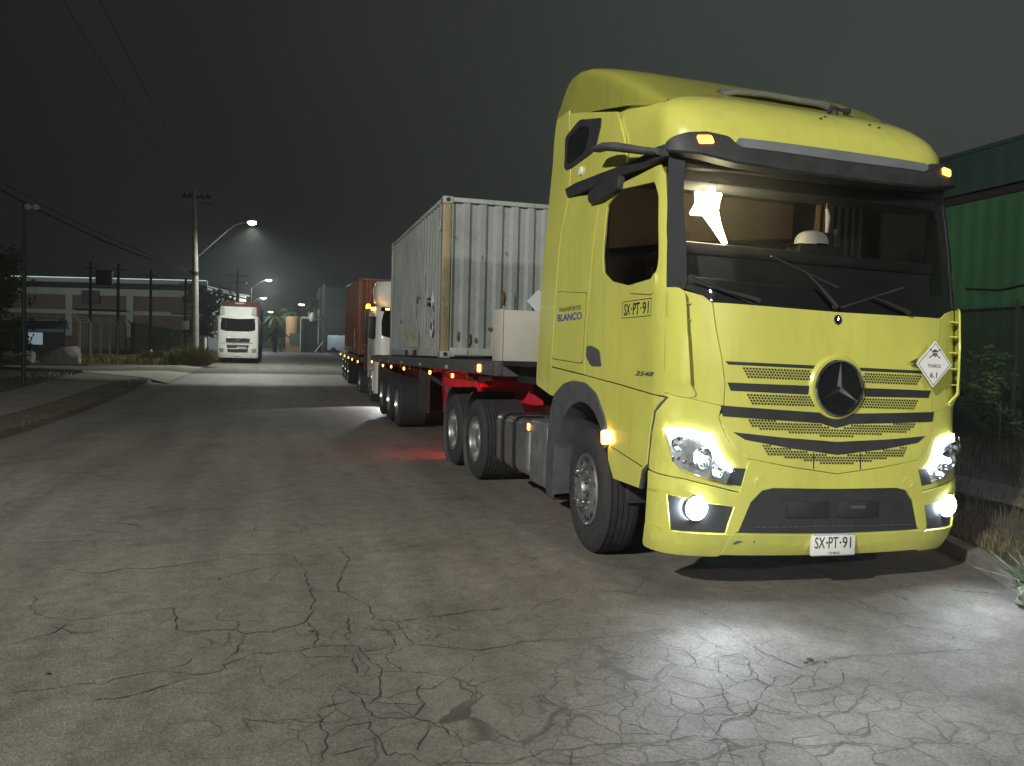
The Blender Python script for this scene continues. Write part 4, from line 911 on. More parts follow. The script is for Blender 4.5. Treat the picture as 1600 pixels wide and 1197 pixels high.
# ------------------------------------------------------------------ containers and trailers
def container_mat(name, base, var, rust, rustamt, streak=.25):
    m = bpy.data.materials.new(name); m.use_nodes = True; t = m.node_tree; t.nodes.clear()
    o = N(t, 'ShaderNodeOutputMaterial'); b = N(t, 'ShaderNodeBsdfPrincipled', Roughness=.5); t.links.new(b.outputs[0], o.inputs[0])
    tcn = N(t, 'ShaderNodeTexCoord'); n = N(t, 'ShaderNodeTexNoise', Scale=1.1, Detail=7.0, Roughness=.65); t.links.new(tcn.outputs['Object'], n.inputs['Vector'])
    r = N(t, 'ShaderNodeValToRGB'); t.links.new(n.outputs['Fac'], r.inputs['Fac'])
    r.color_ramp.elements[0].position = .3; r.color_ramp.elements[0].color = (*[v*(1-var) for v in base], 1)
    r.color_ramp.elements[1].position = .7; r.color_ramp.elements[1].color = (*[v*(1+var) for v in base], 1)
    mp = N(t, 'ShaderNodeMapping'); mp.inputs['Scale'].default_value = (3.2, 3.2, .55); t.links.new(tcn.outputs['Object'], mp.inputs['Vector'])
    n2 = N(t, 'ShaderNodeTexNoise', Scale=2.2, Detail=8.0, Roughness=.7); t.links.new(mp.outputs[0], n2.inputs['Vector'])
    r2 = N(t, 'ShaderNodeValToRGB'); t.links.new(n2.outputs['Fac'], r2.inputs['Fac'])
    r2.color_ramp.elements[0].position = rustamt; r2.color_ramp.elements[0].color = (0, 0, 0, 1); r2.color_ramp.elements[1].position = rustamt+.12
    mx = N(t, 'ShaderNodeMix', data_type='RGBA'); t.links.new(r2.outputs[0], mx.inputs['Factor']); t.links.new(r.outputs[0], mx.inputs[6]); mx.inputs[7].default_value = (*rust, 1)
    n3 = N(t, 'ShaderNodeTexNoise', Scale=30.0, Detail=3.0); t.links.new(tcn.outputs['Object'], n3.inputs['Vector'])
    m2 = N(t, 'ShaderNodeMix', data_type='RGBA', blend_type='OVERLAY'); m2.inputs['Factor'].default_value = streak; t.links.new(mx.outputs[2], m2.inputs[6]); t.links.new(n3.outputs['Fac'], m2.inputs[7])
    t.links.new(m2.outputs[2], b.inputs['Base Color'])
    bp = N(t, 'ShaderNodeBump', Strength=.25, Distance=.01); t.links.new(n3.outputs['Fac'], bp.inputs['Height']); t.links.new(bp.outputs[0], b.inputs['Normal'])
    return m
CG = container_mat('grey_container_paint', (.245, .272, .262), .22, (.135, .10, .06), .625)
CO = container_mat('ochre_post_paint', (.27, .22, .125), .35, (.06, .035, .02), .55)
CS = container_mat('rail_paint', (.30, .32, .30), .25, (.13, .085, .045), .56)
CR = container_mat('red_brown_container_paint', (.255, .085, .040), .18, (.10, .035, .02), .64)
CRD = container_mat('red_brown_rail_paint', (.24, .095, .05), .2, (.09, .04, .02), .6)
PATCH = mat('repair_paint', (.36, .37, .29), .6, var=.12, scale=3)
RUSTM = mat('rust_stain', (.13, .085, .045), .9, var=.4, scale=20)

def corr(length, pitch, depth, flat):
    """points (t, d) of a trapezoid corrugation; d is inward"""
    out = [(0, 0)]; n = int(length/pitch); p = length/n; sl_ = (p-2*flat)/2 if p > 2*flat else p*.15
    for i in range(n):
        a = i*p; out += [(a+flat*.5, 0), (a+flat*.5+sl_, depth), (a+flat*1.5+sl_, depth), (a+flat*1.5+2*sl_, 0)]
    out.append((length, 0)); return out
def make_container(name, x0, y0, z0, L, W, H, mw, mpost, mrail, label):
    C = empty(name, (x0+W/2, y0+L/2, z0), label, 'container')
    x1, y1, z1 = x0+W, y0+L, z0+H
    zb, zt = z0+.16, z1-.07
    for nm, sx, inward in (('side_wall', x0+.012, 1), ('side_wall', x1-.012, -1)):
        m = MB(); pr = corr(L-.22, .278, .036, .070)
        m.grid(lambda k, z: (sx+inward*(pr[int(k)][1]+(max(0., .030*mnoise.noise(Vector((pr[int(k)][0]*.8, z*1.2, 3.)))) if zb < z < zt else 0.)), y0+.11+pr[int(k)][0], z), range(len(pr)), [zb+(zt-zb)*i/9 for i in range(10)]); m.build(nm, mw, C, 20)
    pr = corr(W-.26, .257, .045, .085)
    m = MB(); m.grid(lambda k, z: (x0+.13+pr[int(k)][0], y0+.025+pr[int(k)][1], z), range(len(pr)), [zb, zt]); m.build('end_wall', mw, C, 20)
    m = MB(); m.b(x0+.1, x1-.1, y1-.06, y1-.02, zb, zt)
    for k in range(4): m.tube([(x0+.4+k*(W-.8)/3, y1, zb), (x0+.4+k*(W-.8)/3, y1, zt)], .02, 8)
    m.build('container_door', mw, C)
    m = MB(); m.b(x0+.02, x1-.02, y0+.05, y1-.05, z1-.06, z1-.03); m.build('roof', mw, C)
    m = MB(); m.b(x0+.05, x1-.05, y0+.05, y1-.05, z0+.10, z0+.16); m.build('floor', CHAS, C)
    for X, sx in ((x0, 1), (x1, -1)):
        for Y, sy in ((y0, 1), (y1, -1)):
            m = MB(); m.b(X, X+sx*.075, Y, Y+sy*.14, z0+.12, z1-.12, .008).b(X+sx*.003, X+sx*.135, Y-sy*.003, Y+sy*.05, z0+.121, z1-.121, .008); m.build('corner_post', mpost if Y == y0 else mrail, C)
            for Z, sz in ((z0, 1), (z1, -1)):
                m = MB(); m.b(X-sx*.006, X+sx*.165, Y-sy*.006, Y+sy*.18, Z, Z+sz*.118, .012); cc = m.build('corner_casting', mrail, C)
                m = MB()
                for q in range(1): 
                    m.lathe([(.034, 0), (.036, -.003*sx)], (X-sx*.0065, Y+sy*.09, Z+sz*.058), 'x', 14)
                    mm_ = [m.bm.verts[:]]
                m.lathe([(.0, 0), (.036, 0)], (X-sx*.0085, Y+sy*.09, Z+sz*.058), 'x', 14).lathe([(0, 0), (.036, 0)], (X+sx*.08, Y-sy*.0085, Z+sz*.058), 'y', 14)
                m.build('casting_hole', CHAS, cc)
    m = MB()
    for X, sx in ((x0, 1), (x1, -1)): m.b(X+sx*.004, X+sx*.064, y0+.17, y1-.17, z1-.075, z1-.008, .006)
    m.b(x0+.15, x1-.15, y0+.004, y0+.064, z1-.085, z1-.012, .006).b(x0+.15, x1-.15, y1-.06, y1, z1-.08, z1-.01); m.build('top_rail', mrail, C)
    m = MB()
    for X, sx in ((x0, 1), (x1, -1)): m.b(X+sx*.004, X+sx*.05, y0+.17, y1-.17, z0+.02, z0+.165, .006)
    m.b(x0+.15, x1-.15, y0+.004, y0+.05, z0+.045, z0+.165, .006); br = m.build('bottom_rail', mrail, C)
    m = MB()
    for X, sx in ((x0, 1), (x1, -1)):
        for y in (y0+L*.5-.52, y0+L*.5+.52): m.b(X-sx*.001, X+sx*.02, y-.18, y+.18, z0+.021, z0+.125)
    m.build('forklift_pocket', CHAS, br)
    return C
def flat_patch(name, m, par, x, pts, off=.003, nrm=-1):
    """thin patch on a side wall plane x; pts are (y, z)"""
    mm = MB(); mm.prism([(y, z) for y, z in pts], (nrm*off, 0, 0), (x, 0, 0), (0, 1, 0), (0, 0, 1)); return mm.build(name, m, par, 0)
def diamond(y, z, h): return [(y-h, z), (y, z+h), (y+h, z), (y, z-h)]

X0 = -1.22
GC = make_container('shipping_container', X0, 7.94, 1.56, 6.06, 2.44, 2.59, CG, CO, CS, 'battered pale grey corrugated shipping container right behind the yellow lorry cab')
zc = 1.56
D1 = flat_patch('hazard_placard', WHTSTK, GC, X0+.010, diamond(8.75, 2.52, .17)); D2 = flat_patch('hazard_placard', WHTSTK, GC, X0+.010, diamond(8.80, 2.06, .17))
flat_patch('placard_panel', INK, D2, X0+.006, [(8.80-.05, 2.0), (8.93, 2.06), (8.82, 2.19), (8.76, 2.15)]); flat_patch('placard_mark', INK, D1, X0+.006, [(8.66, 2.50), (8.70, 2.50), (8.78, 2.40), (8.72, 2.39)])
text('container_marking', '2', WHTSTK, GC, .10, .16, lambda a, b, d: (X0+.008-d, 8.22-a, 3.72+b), .003)
m = MB()
for (ya, yb, za, zb_) in ((9.0, 9.28, 2.45, 2.52), (9.0, 9.28, 2.56, 2.60), (9.0, 9.02, 2.3, 2.75), (9.26, 9.28, 1.95, 2.6)): m.b(X0+.009, X0+.006, ya, yb, za, zb_)
m.build('container_stencil', INK, GC)
rs = random.Random(3)
def blot(cx, cz, rx, rz, n=14): return [(cx+rx*math.cos(2*math.pi*k/n)*rs.uniform(.5, 1.2), cz+rz*math.sin(2*math.pi*k/n)*rs.uniform(.5, 1.2)) for k in range(n)]
m = MB()
for (y, z, a, b) in ((10.35, 2.62, .10, .10), (10.1, 2.66, .05, .04), (10.35, 2.40, .04, .17), (11.5, 1.92, .03, .08), (11.0, 1.97, .04, .05), (10.6, 1.93, .05, .06), (9.5, 2.9, .02, .2), (12.4, 2.3, .03, .03)):
    MB().prism(blot(y, z, a, b), (-.003, 0, 0), (X0+.011, 0, 0), (0, 1, 0), (0, 0, 1)).build('rust_patch', RUSTM, GC, 0)
flat_patch('repair_patch', PATCH, GC, X0+.0115, [(10.1, 1.74), (11.9, 1.74), (11.9, 2.05), (11.4, 2.10), (11.2, 2.2), (10.7, 2.19), (10.1, 2.02)], .0012)
FD = MB(); FD.prism([(-.20, 0), (0, .20), (.20, 0), (0, -.20)], (0, .004, 0), (.42, 7.955, 2.53)); FD.build('hazard_placard', WHTSTK, GC, 0)
m = MB()
for (x, z, a, b) in ((-.20, 2.55, .05, .14), (-.93, 1.92, .025, .10), (-.74, 1.86, .03, .12), (-.63, 1.85, .03, .05), (.02, 2.50, .02, .2), (-.4, 2.05, .05, .03), (-.55, 3.2, .012, .05), (-.15, 3.3, .01, .04), (-1.0, 3.5, .01, .03)):
    MB().prism(blot(x, z, a, b), (0, -.003, 0), (0, 7.966, 0), (1, 0, 0), (0, 0, 1)).build('rust_patch', RUSTM, GC, 0)
# white box on the front of the trailer deck
WB = MB(); WB.b(-1.14, .55, 4.55, 4.95, 1.552, 2.17, .012).b(-1.15, -1.13, 4.54, 4.96, 1.552, 2.18, .004)
wb = WB.build('storage_box', CREAM); tag(wb, 'plain cream box standing on the trailer deck behind the yellow cab', 'box')
def marker(T_, x, y, z, m_=None, s=.035):
    mm = MB(); mm.b(x-.02, x+.01, y-s, y+s, z-s*.9, z+s*.9, .008); return mm.build('marker_lamp', m_ or E_AMBS, T_)
def make_trailer(label, x0, y0, y1, zd, wy, red=True, lights=()):
    W = 2.44; x1 = x0+W
    TR = empty('flatbed_trailer', (x0+W/2, (y0+y1)/2, 0), label, 'trailer')
    m = MB(); m.b(x0, x0+.10, y0, y1, zd-.19, zd-.012, .012).b(x1-.10, x1, y0, y1, zd-.19, zd-.012, .012).b(x0+.1, x1-.1, y1-.1, y1, zd-.19, zd-.02).b(x0+.10, x1-.10, y0, y0+.1, zd-.19, zd-.02); m.build('deck_rail', GRYPL, TR)
    m = MB(); m.b(x0+.1, x1-.1, y0-.9, y1, zd-.06, zd-.006); m.build('deck', CHAS, TR)
    m = MB(); m.b(x0+.30, x1-.30, y0-1.1, y0+.05, zd-.26, zd-.06); m.build('gooseneck', CHAS, TR)
    rm = RED if red else CHAS
    m = MB()
    for x in (x0+.62, x1-.62): m.b(x-.07, x+.07, y0+.2, y1-.2, zd-.55, zd-.10)
    for y in np.arange(y0+.6, y1-.4, 1.3): m.b(x0+.10, x1-.10, y-.05, y+.05, zd-.26, zd-.07)
    m.build('trailer_beam', rm, TR)
    return TR, x0, x1
TR, tx0, tx1 = make_trailer('flatbed trailer with red chassis and amber side lamps under the grey container', X0, 4.55, 17.9, 1.56, 12.9)
m = MB()
# red landing-leg plate and gusset, seen under the deck
m.prism([(6.0, 1.33), (8.95, 1.33), (8.80, .62), (7.80, .66), (7.72, 1.02), (6.35, 1.20), (5.45, 1.33)], (.02, 0, 0), (-.98, 0, 0), (0, 1, 0), (0, 0, 1)); m.build('landing_plate', RED, TR)
m = MB(); m.b(-.98, .98, 8.78, 8.83, .62, 1.33); m.build('cross_plate', RED, TR)
m = MB(); m.tube([(-.99, 6.55, 1.34), (-.99, 6.15, 1.10)], .035, 6).tube([(-.9, 7.3, 1.3), (-.5, 6.4, 1.1)], .03, 6).b(-.96, -.8, 7.9, 8.1, .30, .7).b(-1.0, -.76, 7.85, 8.15, .26, .30); m.build('landing_leg', RED, TR)
m = MB(); m.lathe([(.0, -.004), (.10, -.004)], (-.985, 8.45, 1.02), 'x', 16); m.build('plate_disc', ALUD, TR, 0)
m = MB(); m.b(-1.20, -.55, 10.0, 10.03, .55, 1.30).b(-1.205, -1.19, 8.95, 10.02, .58, 1.28, .004); m.build('mud_flap', RUB, TR)
for sd, X in ((-1, -1.215), (1, 1.215)):
    t0 = wheel((X, 12.75, .54), sd, 'dual', TR)
    for y in (14.08, 15.41):
        c = copy_tree(t0, TR); c.location = Vector((t0.location.x, y-TR.location.y, t0.location.z+(y-12.75)*.02))
m = MB()
for y in (12.75, 14.08, 15.41): m.tube([(-.8, y, .54), (.8, y, .54)], .08, 8)
m.build('axle', CHAS, TR)
m = MB(); m.b(-1.2, -.6, 16.3, 16.33, .35, 1.3); m.b(.6, 1.2, 16.3, 16.33, .35, 1.3); m.build('mud_flap', RUB, TR)
for y in (7.0, 8.85, 11.8, 13.75, 15.25): marker(TR, -1.21, y, 1.30)
marker(TR, -1.235, 17.5, 1.36)
big = MB(); big.b(-1.225, -1.245, 5.22, 5.36, 1.40, 1.50, .01); big.build('marker_lamp', E_AMBS, TR)
m = MB(); m.b(-1.222, -1.232, 5.40, 5.62, 1.42, 1.49)
for y in (7.62, 10.0, 12.3, 14.3, 15.9): m.b(-1.222, -1.226, y-.14, y, 1.40, 1.45)
m.build('red_reflector', mat('red_reflector', (.25, .05, .05), .3), TR)
m = MB()
for y in (7.62, 10.0, 12.3, 14.3, 15.9): m.b(-1.222, -1.226, y-.28, y-.14, 1.40, 1.45)
m.build('white_reflector', mat('white_reflector', (.45, .45, .45), .3), TR)
MB().b(-.6, -.5, 9.9, 10.1, .6, .9).b(-.8, .8, 10.2, 12.2, .75, 1.05).build('trailer_underframe', CHAS, TR)

# ------------------------------------------------------------------ plain cab-over lorries
def make_cabover(label, x, y, z, mb, style):
    """a lorry facing the camera (towards -y); x, y: middle of its front"""
    Q = empty('lorry', (x, y+1.4, z), label, 'lorry')
    S3 = Matrix.Translation((x, y, z)) @ Matrix.Diagonal((.99, .95, .95 if style == 0 else .97, 1))
    def PP(name, poly, fm, m_, par=None, **k): return panel(name, poly, fm, m_, par or Q, xf=S3, step=.09, **k)
    m = MB(); zz = [.34,.45,.75,1.0,1.15,1.6,2.0,2.1,2.5,2.95,3.05]
    m.grid(front, uu, zz)
    for sd in (-1, 1):
        m.grid(lambda a, z_, sd=sd: ((left if sd < 0 else right)(a*sd, z_)), [.40, .8, 1.2, 1.7, 2.2], [1.05, 1.5, 2.0, 2.5, 3.05])
    m.b(-1.2, 1.2, 2.16, 2.2, 1.05, 3.0); m.b(-1.2, 1.2, .4, 2.2, 3.0, 3.06, .02)
    body = m.build('cab_body', mb, Q, xf=S3)
    PP('windscreen', roundpoly(mirror_u([(0,2.90),(-.70,2.90),(-.74,2.6),(-.74,2.15),(-.5,2.06),(0,2.05)]), .06), front, DKGL, off=.006, th=.004)
    PP('sun_visor', roundpoly(mirror_u([(0,3.02),(-.74,3.02),(-.76,2.90),(0,2.84)]), .03), front, DKGL if style == 0 else mb, off=.09, th=.08)
    for sd in (-1, 1):
        fm = left if sd < 0 else right
        PP('window', roundpoly([(sd*.50,2.85),(sd*1.25,2.85),(sd*1.25,2.1),(sd*.9,2.02),(sd*.45,2.05)], .06), fm, DKGL, off=.006, th=.004)
        PP('door_seam', [(sd*1.34,2.9),(sd*1.36,2.9),(sd*1.36,1.1),(sd*1.34,1.1)], fm, BLK, off=.004, th=.003, inset=0)
        PP('door_handle', [(sd*1.12,1.66),(sd*1.28,1.66),(sd*1.28,1.60),(sd*1.12,1.60)], fm, BLK, off=.02, th=.02)
        PP('headlight', roundpoly([(sd*.58,.92),(sd*.80,.95),(sd*.78,.70),(sd*.60,.68)], .03), front, REFL, off=.012, th=.01)
        m = MB(); m.b(sd*1.22, sd*1.42, .22, .30, 2.05, 2.75, .03); m.tube([(sd*1.2,.30,2.7),(sd*1.32,.28,2.72)], .02, 6); m.tube([(sd*1.2,.30,2.1),(sd*1.32,.28,2.08)], .02, 6); m.build('mirror', BLK, Q, xf=S3)
        PP('step_panel', [(sd*.72,1.02),(sd*2.1,1.02),(sd*2.05,.8),(sd*1.95,.98),(sd*1.4,1.0),(sd*.86,.7),(sd*.72,.4)], fm, mb, off=.0, th=.05)
        PP('marker_lamp', [(sd*.66,2.985),(sd*.58,2.985),(sd*.58,2.93),(sd*.66,2.93)], front, E_AMBS if style == 0 else WHTSTK, off=.095, th=.01)
        w_ = wheel((x+sd*1.19, y+1.35, z+.50), sd, 'single', Q, ALUD)
        w2 = wheel((x+sd*1.19, y+4.9, z+.50), sd, 'dual', Q, ALUD)
    PP('grille', mirror_u([(0,1.60),(-.50,1.60),(-.50,1.33),(0,1.33)]), front, CHAS, off=.008, th=.006)
    PP('grille', roundpoly(mirror_u([(0,1.18),(-.48,1.18),(-.44,.96),(0,.98)]), .02), front, CHAS, off=.008, th=.006)
    PP('grille', roundpoly(mirror_u([(0,.92),(-.44,.92),(-.42,.70),(0,.68)]), .02), front, CHAS, off=.008, th=.006)
    PP('panel_gap', mirror_u([(0,1.30),(-.66,1.30),(-.66,1.27),(0,1.27)]), front, BLK, off=.003, th=.002, inset=0)
    MB().b(-.22, .22, -.07, -.06, .47, .57, .003).build('number_plate', WHTSTK, Q, xf=S3)
    m = MB()
    for xx in (-.42, .42): m.b(x+xx-.05, x+xx+.05, y+.4, y+6.2, z+.70, z+.95)
    m.b(x-.9, x+.9, y+.5, y+2, z+.5, z+1.0); m.build('chassis', CHAS, Q)
    return Q, S3, PP, body
SL = .030
# second convoy lorry
yb = 18.9; zb2 = .08; xb = .24
Q2, S2, P2, B2 = make_cabover('white lorry with roof fairing half hidden behind the grey container', xb, yb, zb2, WHT, 0)
m = MB()
def fair2(k, z): 
    a = k*math.pi/2; s = interp(z, [0, .2, .8, 1], [.8, .97, 1., .93])
    return (1.16*s*sgn(a)*abs(math.sin(a))**(2/4.), .55+1.0*(1-abs(math.cos(a))**(2/4.))+.30*z, 3.05+.85*z)
m.grid(fair2, [math.sin(i/16*math.pi/2) for i in range(-16, 17)], [0, .1, .25, .5, .75, .92, 1.0]); m.b(-1.1, 1.1, 1.2, 1.9, 3.85, 3.9, .02); m.build('roof_fairing', WHT, Q2, xf=S2)
m = MB(); m.b(-1.26, -1.16, 2.3, 3.2, 1.9, 3.1, .03); m.build('side_deflector', BLK, Q2, xf=S2)
m = MB(); m.b(-1.26, -1.16, 2.3, 3.2, .95, 1.9, .03); m.build('side_deflector', mat('dark_red_panel', (.07, .012, .018), .5), Q2, xf=S2)
m = MB(); m.lathe([(.075,0),(.075,.10),(.05,.15),(0,.16)], (-1.2, 2.6, 3.1), 'z', 14); m.build('beacon_lamp', E_AMB, Q2, xf=S2)
MB().b(-1.30, -1.20, .7, .8, 2.95, 3.05, .02).build('marker_lamp', E_AMB, Q2, xf=S2)
point('beacon_light', (xb-1.36, yb+2.5, zb2+3.1), 7, (1, .50, .15), .05)
point('marker_light', (xb-1.35, yb+.55, zb2+2.9), 6, (1, .62, .25), .05)
MB().b(-1.18, -1.24, .9, 1.0, .80, .88, .01).build('side_marker', E_AMBS, Q2, xf=S2)
spot('headlight_beam', (xb-.85, yb-.12, zb2+.75), (xb-2.3, yb-1.9, .0), 280, (.95, .98, 1.0), 62, .30, .05)
RC = make_container('shipping_container', -.97, 24.3, 1.60, 6.06, 2.44, 2.75, CR, CRD, CRD, 'rust brown shipping container on the farther flatbed, behind the white roof fairing')
flat_patch('hazard_placard', WHTSTK, RC, -.963, diamond(25.9, 2.35, .22)); flat_patch('hazard_placard', WHTSTK, RC, -.963, [(25.5, 2.0), (25.75, 2.2), (25.95, 1.9), (25.6, 1.7)])
TR2, a_, b_ = make_trailer('flatbed trailer with amber lamps under the rust brown container', -.97, 23.2, 33.0, 1.60, 28, red=False)
for sd, X in ((-1, -.96), (1, 1.46)):
    t0 = wheel((X, 28.6, .86), sd, 'dual', TR2)
    for y in (29.95, 31.3):
        c = copy_tree(t0, TR2); c.location = Vector((t0.location.x, y-TR2.location.y, t0.location.z+(y-28.6)*.03))
for y in (24.3, 26.5, 28.2, 30.2, 32.5): marker(TR2, -.98, y, 1.40, s=.045)
for o in (RC, TR2):     # the road climbs here
    o.rotation_euler = (R(1.6), 0, 0)
TR2.location.z += -.02
for ch in TR2.children:
    if ch.name.startswith('wheel'): ch.rotation_euler = (0, 0, 0)
# oncoming lorry parked on the left
xo, yo = -6.15, 48.3; zo = zg(yo)+.01
Q3, S3o, P3, B3 = make_cabover('white lorry with diagonal grille bar, parked facing the camera beside the utility pole', xo, yo, zo, WHT, 1)
m = MB()
def fair3(k, z):
    a = k*math.pi/2
    return (1.12*sgn(a)*abs(math.sin(a))**(2/5.), .28+.75*(1-abs(math.cos(a))**(2/5.))+.42*z, 3.05+.62*z)
m.grid(fair3, [math.sin(i/16*math.pi/2) for i in range(-16, 17)], [0, .1, .5, .9, 1.0]); m.b(-1.05, 1.05, .75, 2.0, 3.64, 3.68, .01); m.build('roof_fairing', WHT, Q3, xf=S3o)
m = MB()
for sd in (-1, 1): m.prism([(sd*.78, 3.10), (sd*1.10, 3.10), (sd*1.08, 3.62), (sd*.86, 3.55)], (0, .02, 0), (0, .36, 0))
m.build('fairing_scoop', mat('scoop_grey', (.42, .43, .40), .5), Q3, xf=S3o)
m = MB(); m.tube([(-.42, -.04, 1.36), (.40, -.04, 1.62)], .022, 6); m.build('grille_bar', CHROME, Q3, xf=S3o)
MB().b(-.10, .10, -.05, -.03, 1.42, 1.54, .02).build('grille_badge', CHROME, Q3, xf=S3o)
m = MB(); m.b(-.05, .50, -.06, -.05, 1.0, 1.05).b(-.5, .05, -.06, -.05, .90, .93); m.build('bumper_bar', WHTSTK, Q3, xf=S3o)
BX = empty('box_trailer', (xo, yo+8, zo), 'grey high sided trailer with a red front board behind the white oncoming lorry', 'trailer')
m = MB(); m.b(xo-1.15, xo+1.2, yo+2.6, yo+2.7, zo+1.2, zo+4.0, .02); m.build('front_board', mat('red_board', (.17, .028, .018), .6, var=.2), BX)
m = MB(); m.b(xo-.3, xo+.25, yo+2.58, yo+2.6, zo+3.84, zo+3.93); m.build('board_label', WHTSTK, BX)
m = MB(); m.b(xo+1.17, xo+1.21, yo+2.7, yo+15, zo+1.2, zo+3.95); m.b(xo-1.21, xo-1.17, yo+2.7, yo+15, zo+1.2, zo+3.95); m.b(xo-1.2, xo+1.2, yo+15, yo+15.05, zo+1.2, zo+3.95)
for k in range(12): m.b(xo+1.21, xo+1.24, yo+2.9+k, yo+3.0+k, zo+1.2, zo+3.95)
m.build('side_board', mat('grey_board', (.20, .23, .25), .6, var=.15), BX)
m = MB(); m.b(xo-1.2, xo+1.2, yo+2.6, yo+15, zo+1.0, zo+1.2); m.b(xo-.6, xo+.6, yo+4, yo+15, zo+.7, zo+1.0); m.build('trailer_beam', CHAS, BX)
t0 = wheel((xo+1.2, yo+10, zo+.6), 1, 'dual', BX, ALUD)
for y in (11.4, 12.8):
    c = copy_tree(t0, BX); c.location = Vector((t0.location.x, yo+y-BX.location.y, t0.location.z))
# ------------------------------------------------------------------ left side
WOODC = mat('pole_concrete', (.27, .26, .235), .85, var=.2, scale=2, bump=.2)
GALV = mat('galvanised_steel', (.30, .31, .31), .45, .6, var=.15)
def V3(x, y, z): return Vector((x, y, z))
px_, py_ = -8.25, 43.7; pz = zg(py_)
UP = empty('utility_pole', (px_, py_, pz), 'tall concrete utility pole with a lit lamp on a curved arm', 'utility pole')
MB().tube([(px_+.05, py_, pz-.3), (px_, py_, pz+5), (px_-.10, py_, 10.45)], [.21, .17, .11], 12).build('pole', WOODC, UP)
MB().tube([(px_+.05, py_, 6.7), (px_+.9, py_-.1, 7.55), (px_+1.75, py_-.3, 8.35), (px_+2.1, py_-.4, 8.62), (px_+2.5, py_-.5, 8.78), (px_+2.75, py_-.55, 8.80)], [.05,.05,.045,.04,.04,.04], 8).build('lamp_arm', GALV, UP)
mm = MB(); mm.box((px_+2.98, py_-.62, 8.84), (.62, .26, .12), Matrix.Rotation(R(-6), 3, 'Y'), .04); LH = mm.build('lamp_head', GALV, UP)
mm = MB(); mm.lathe([(.24, 0), (.22, -.07), (.12, -.13), (0, -.15)], (px_+3.02, py_-.64, 8.80), 'z', 16); mm.build('lamp_glass', E_STREET, LH)
MB().b(px_-.75, px_+.75, py_-.06, py_+.06, 10.05, 10.17).build('crossarm', BLK, UP)
MB().tube([(px_+.2, py_, 10.1), (px_+.95, py_, 10.25)], .02, 6).tube([(px_+.3, py_, 9.75), (px_+.9, py_, 9.80)], .03, 6).build('bracket', BLK, UP)
mm = MB()
for k in (-.6, -.3, .3, .6): mm.lathe([(.05, 0), (.06, .08), (.03, .16), (0, .17)], (px_+k, py_, 10.17), 'z', 8)
mm.build('insulator', BLK, UP)
MB().tube([(px_, py_, 5.72), (px_, py_, 5.92)], .19, 12).build('pole_band', BLK, UP)
spot('pole_street_light', (px_+3.02, py_-.64, 8.62), (px_+3.4, py_+.4, 0), 4000, (.94, 1.0, .88), 178, 1.0, .2)
bw_ = spot('pole_street_light_forward', (px_+3.02, py_-.64, 8.60), (px_+4.3, 31.6, .45), 5200, (.97, 1.0, .88), 19.5, .45, .12); bw_.scale = (4.2, 1, 1)
CAB = mat('cable_black', (.030, .032, .031), .7, var=.1)
def wire(a, b, sag, r, lab, grp=None, name='power_cable'):
    pts = [Vector(a).lerp(Vector(b), i/24)+Vector((0, 0, -sag*4*(i/24)*(1-i/24))) for i in range(25)]
    return tag(MB().tube(pts, r, 5).build(name, CAB), lab, 'cable', grp)
for k, dx in enumerate((-.6, .3)):
    wire((px_+dx, py_, 10.33), (-8.6+dx, 2.0, 10.9),    .35, .009, 'overhead cable running from the top of the utility pole over the road edge', 'overhead pole-top cables')
wire((px_-.05, py_, 5.82), (-22.5, 39.8, 12.8), .9, .045, 'thick twisted cable sagging from the pole towards the upper left', None, 'thick_cable')
wire((px_-.05, py_, 5.90), (-22.4, 39.5, 13.0), .7, .02, 'thin cable just above the thick twisted cable', None, 'thin_cable')
# floodlight post
fx, fy = -11.42, 23.84; fz = zg(fy)+.10
FP = empty('floodlight_post', (fx, fy, fz), 'slim dark post with two round unlit lamps beside the pavement', 'lamp post')
MB().tube([(fx, fy, fz), (fx, fy, fz+5.75)], [.065, .05], 10).build('pole', BLK, FP)
MB().tube([(fx-.05, fy, fz+5.72), (fx+.38, fy-.02, fz+5.72)], .02, 6).lathe([(.11, 0), (.11, .02), (.07, .05)], (fx, fy, fz), 'z', 10).build('bracket', BLK, FP)
for k in (.12, .34):
    mm = MB(); mm.lathe([(.10, .0), (.105, -.02), (.09, .10), (.03, .13), (0, .13)], (fx+k, fy-.06, fz+5.62), 'y', 14); h_ = mm.build('lamp', BLK, FP)
    MB().lathe([(.098, -.021), (.05, -.035), (0, -.04)], (fx+k, fy-.06, fz+5.62), 'y', 14).build('lamp_glass', mat('frosted_lamp', (.30, .31, .30), .5), h_)

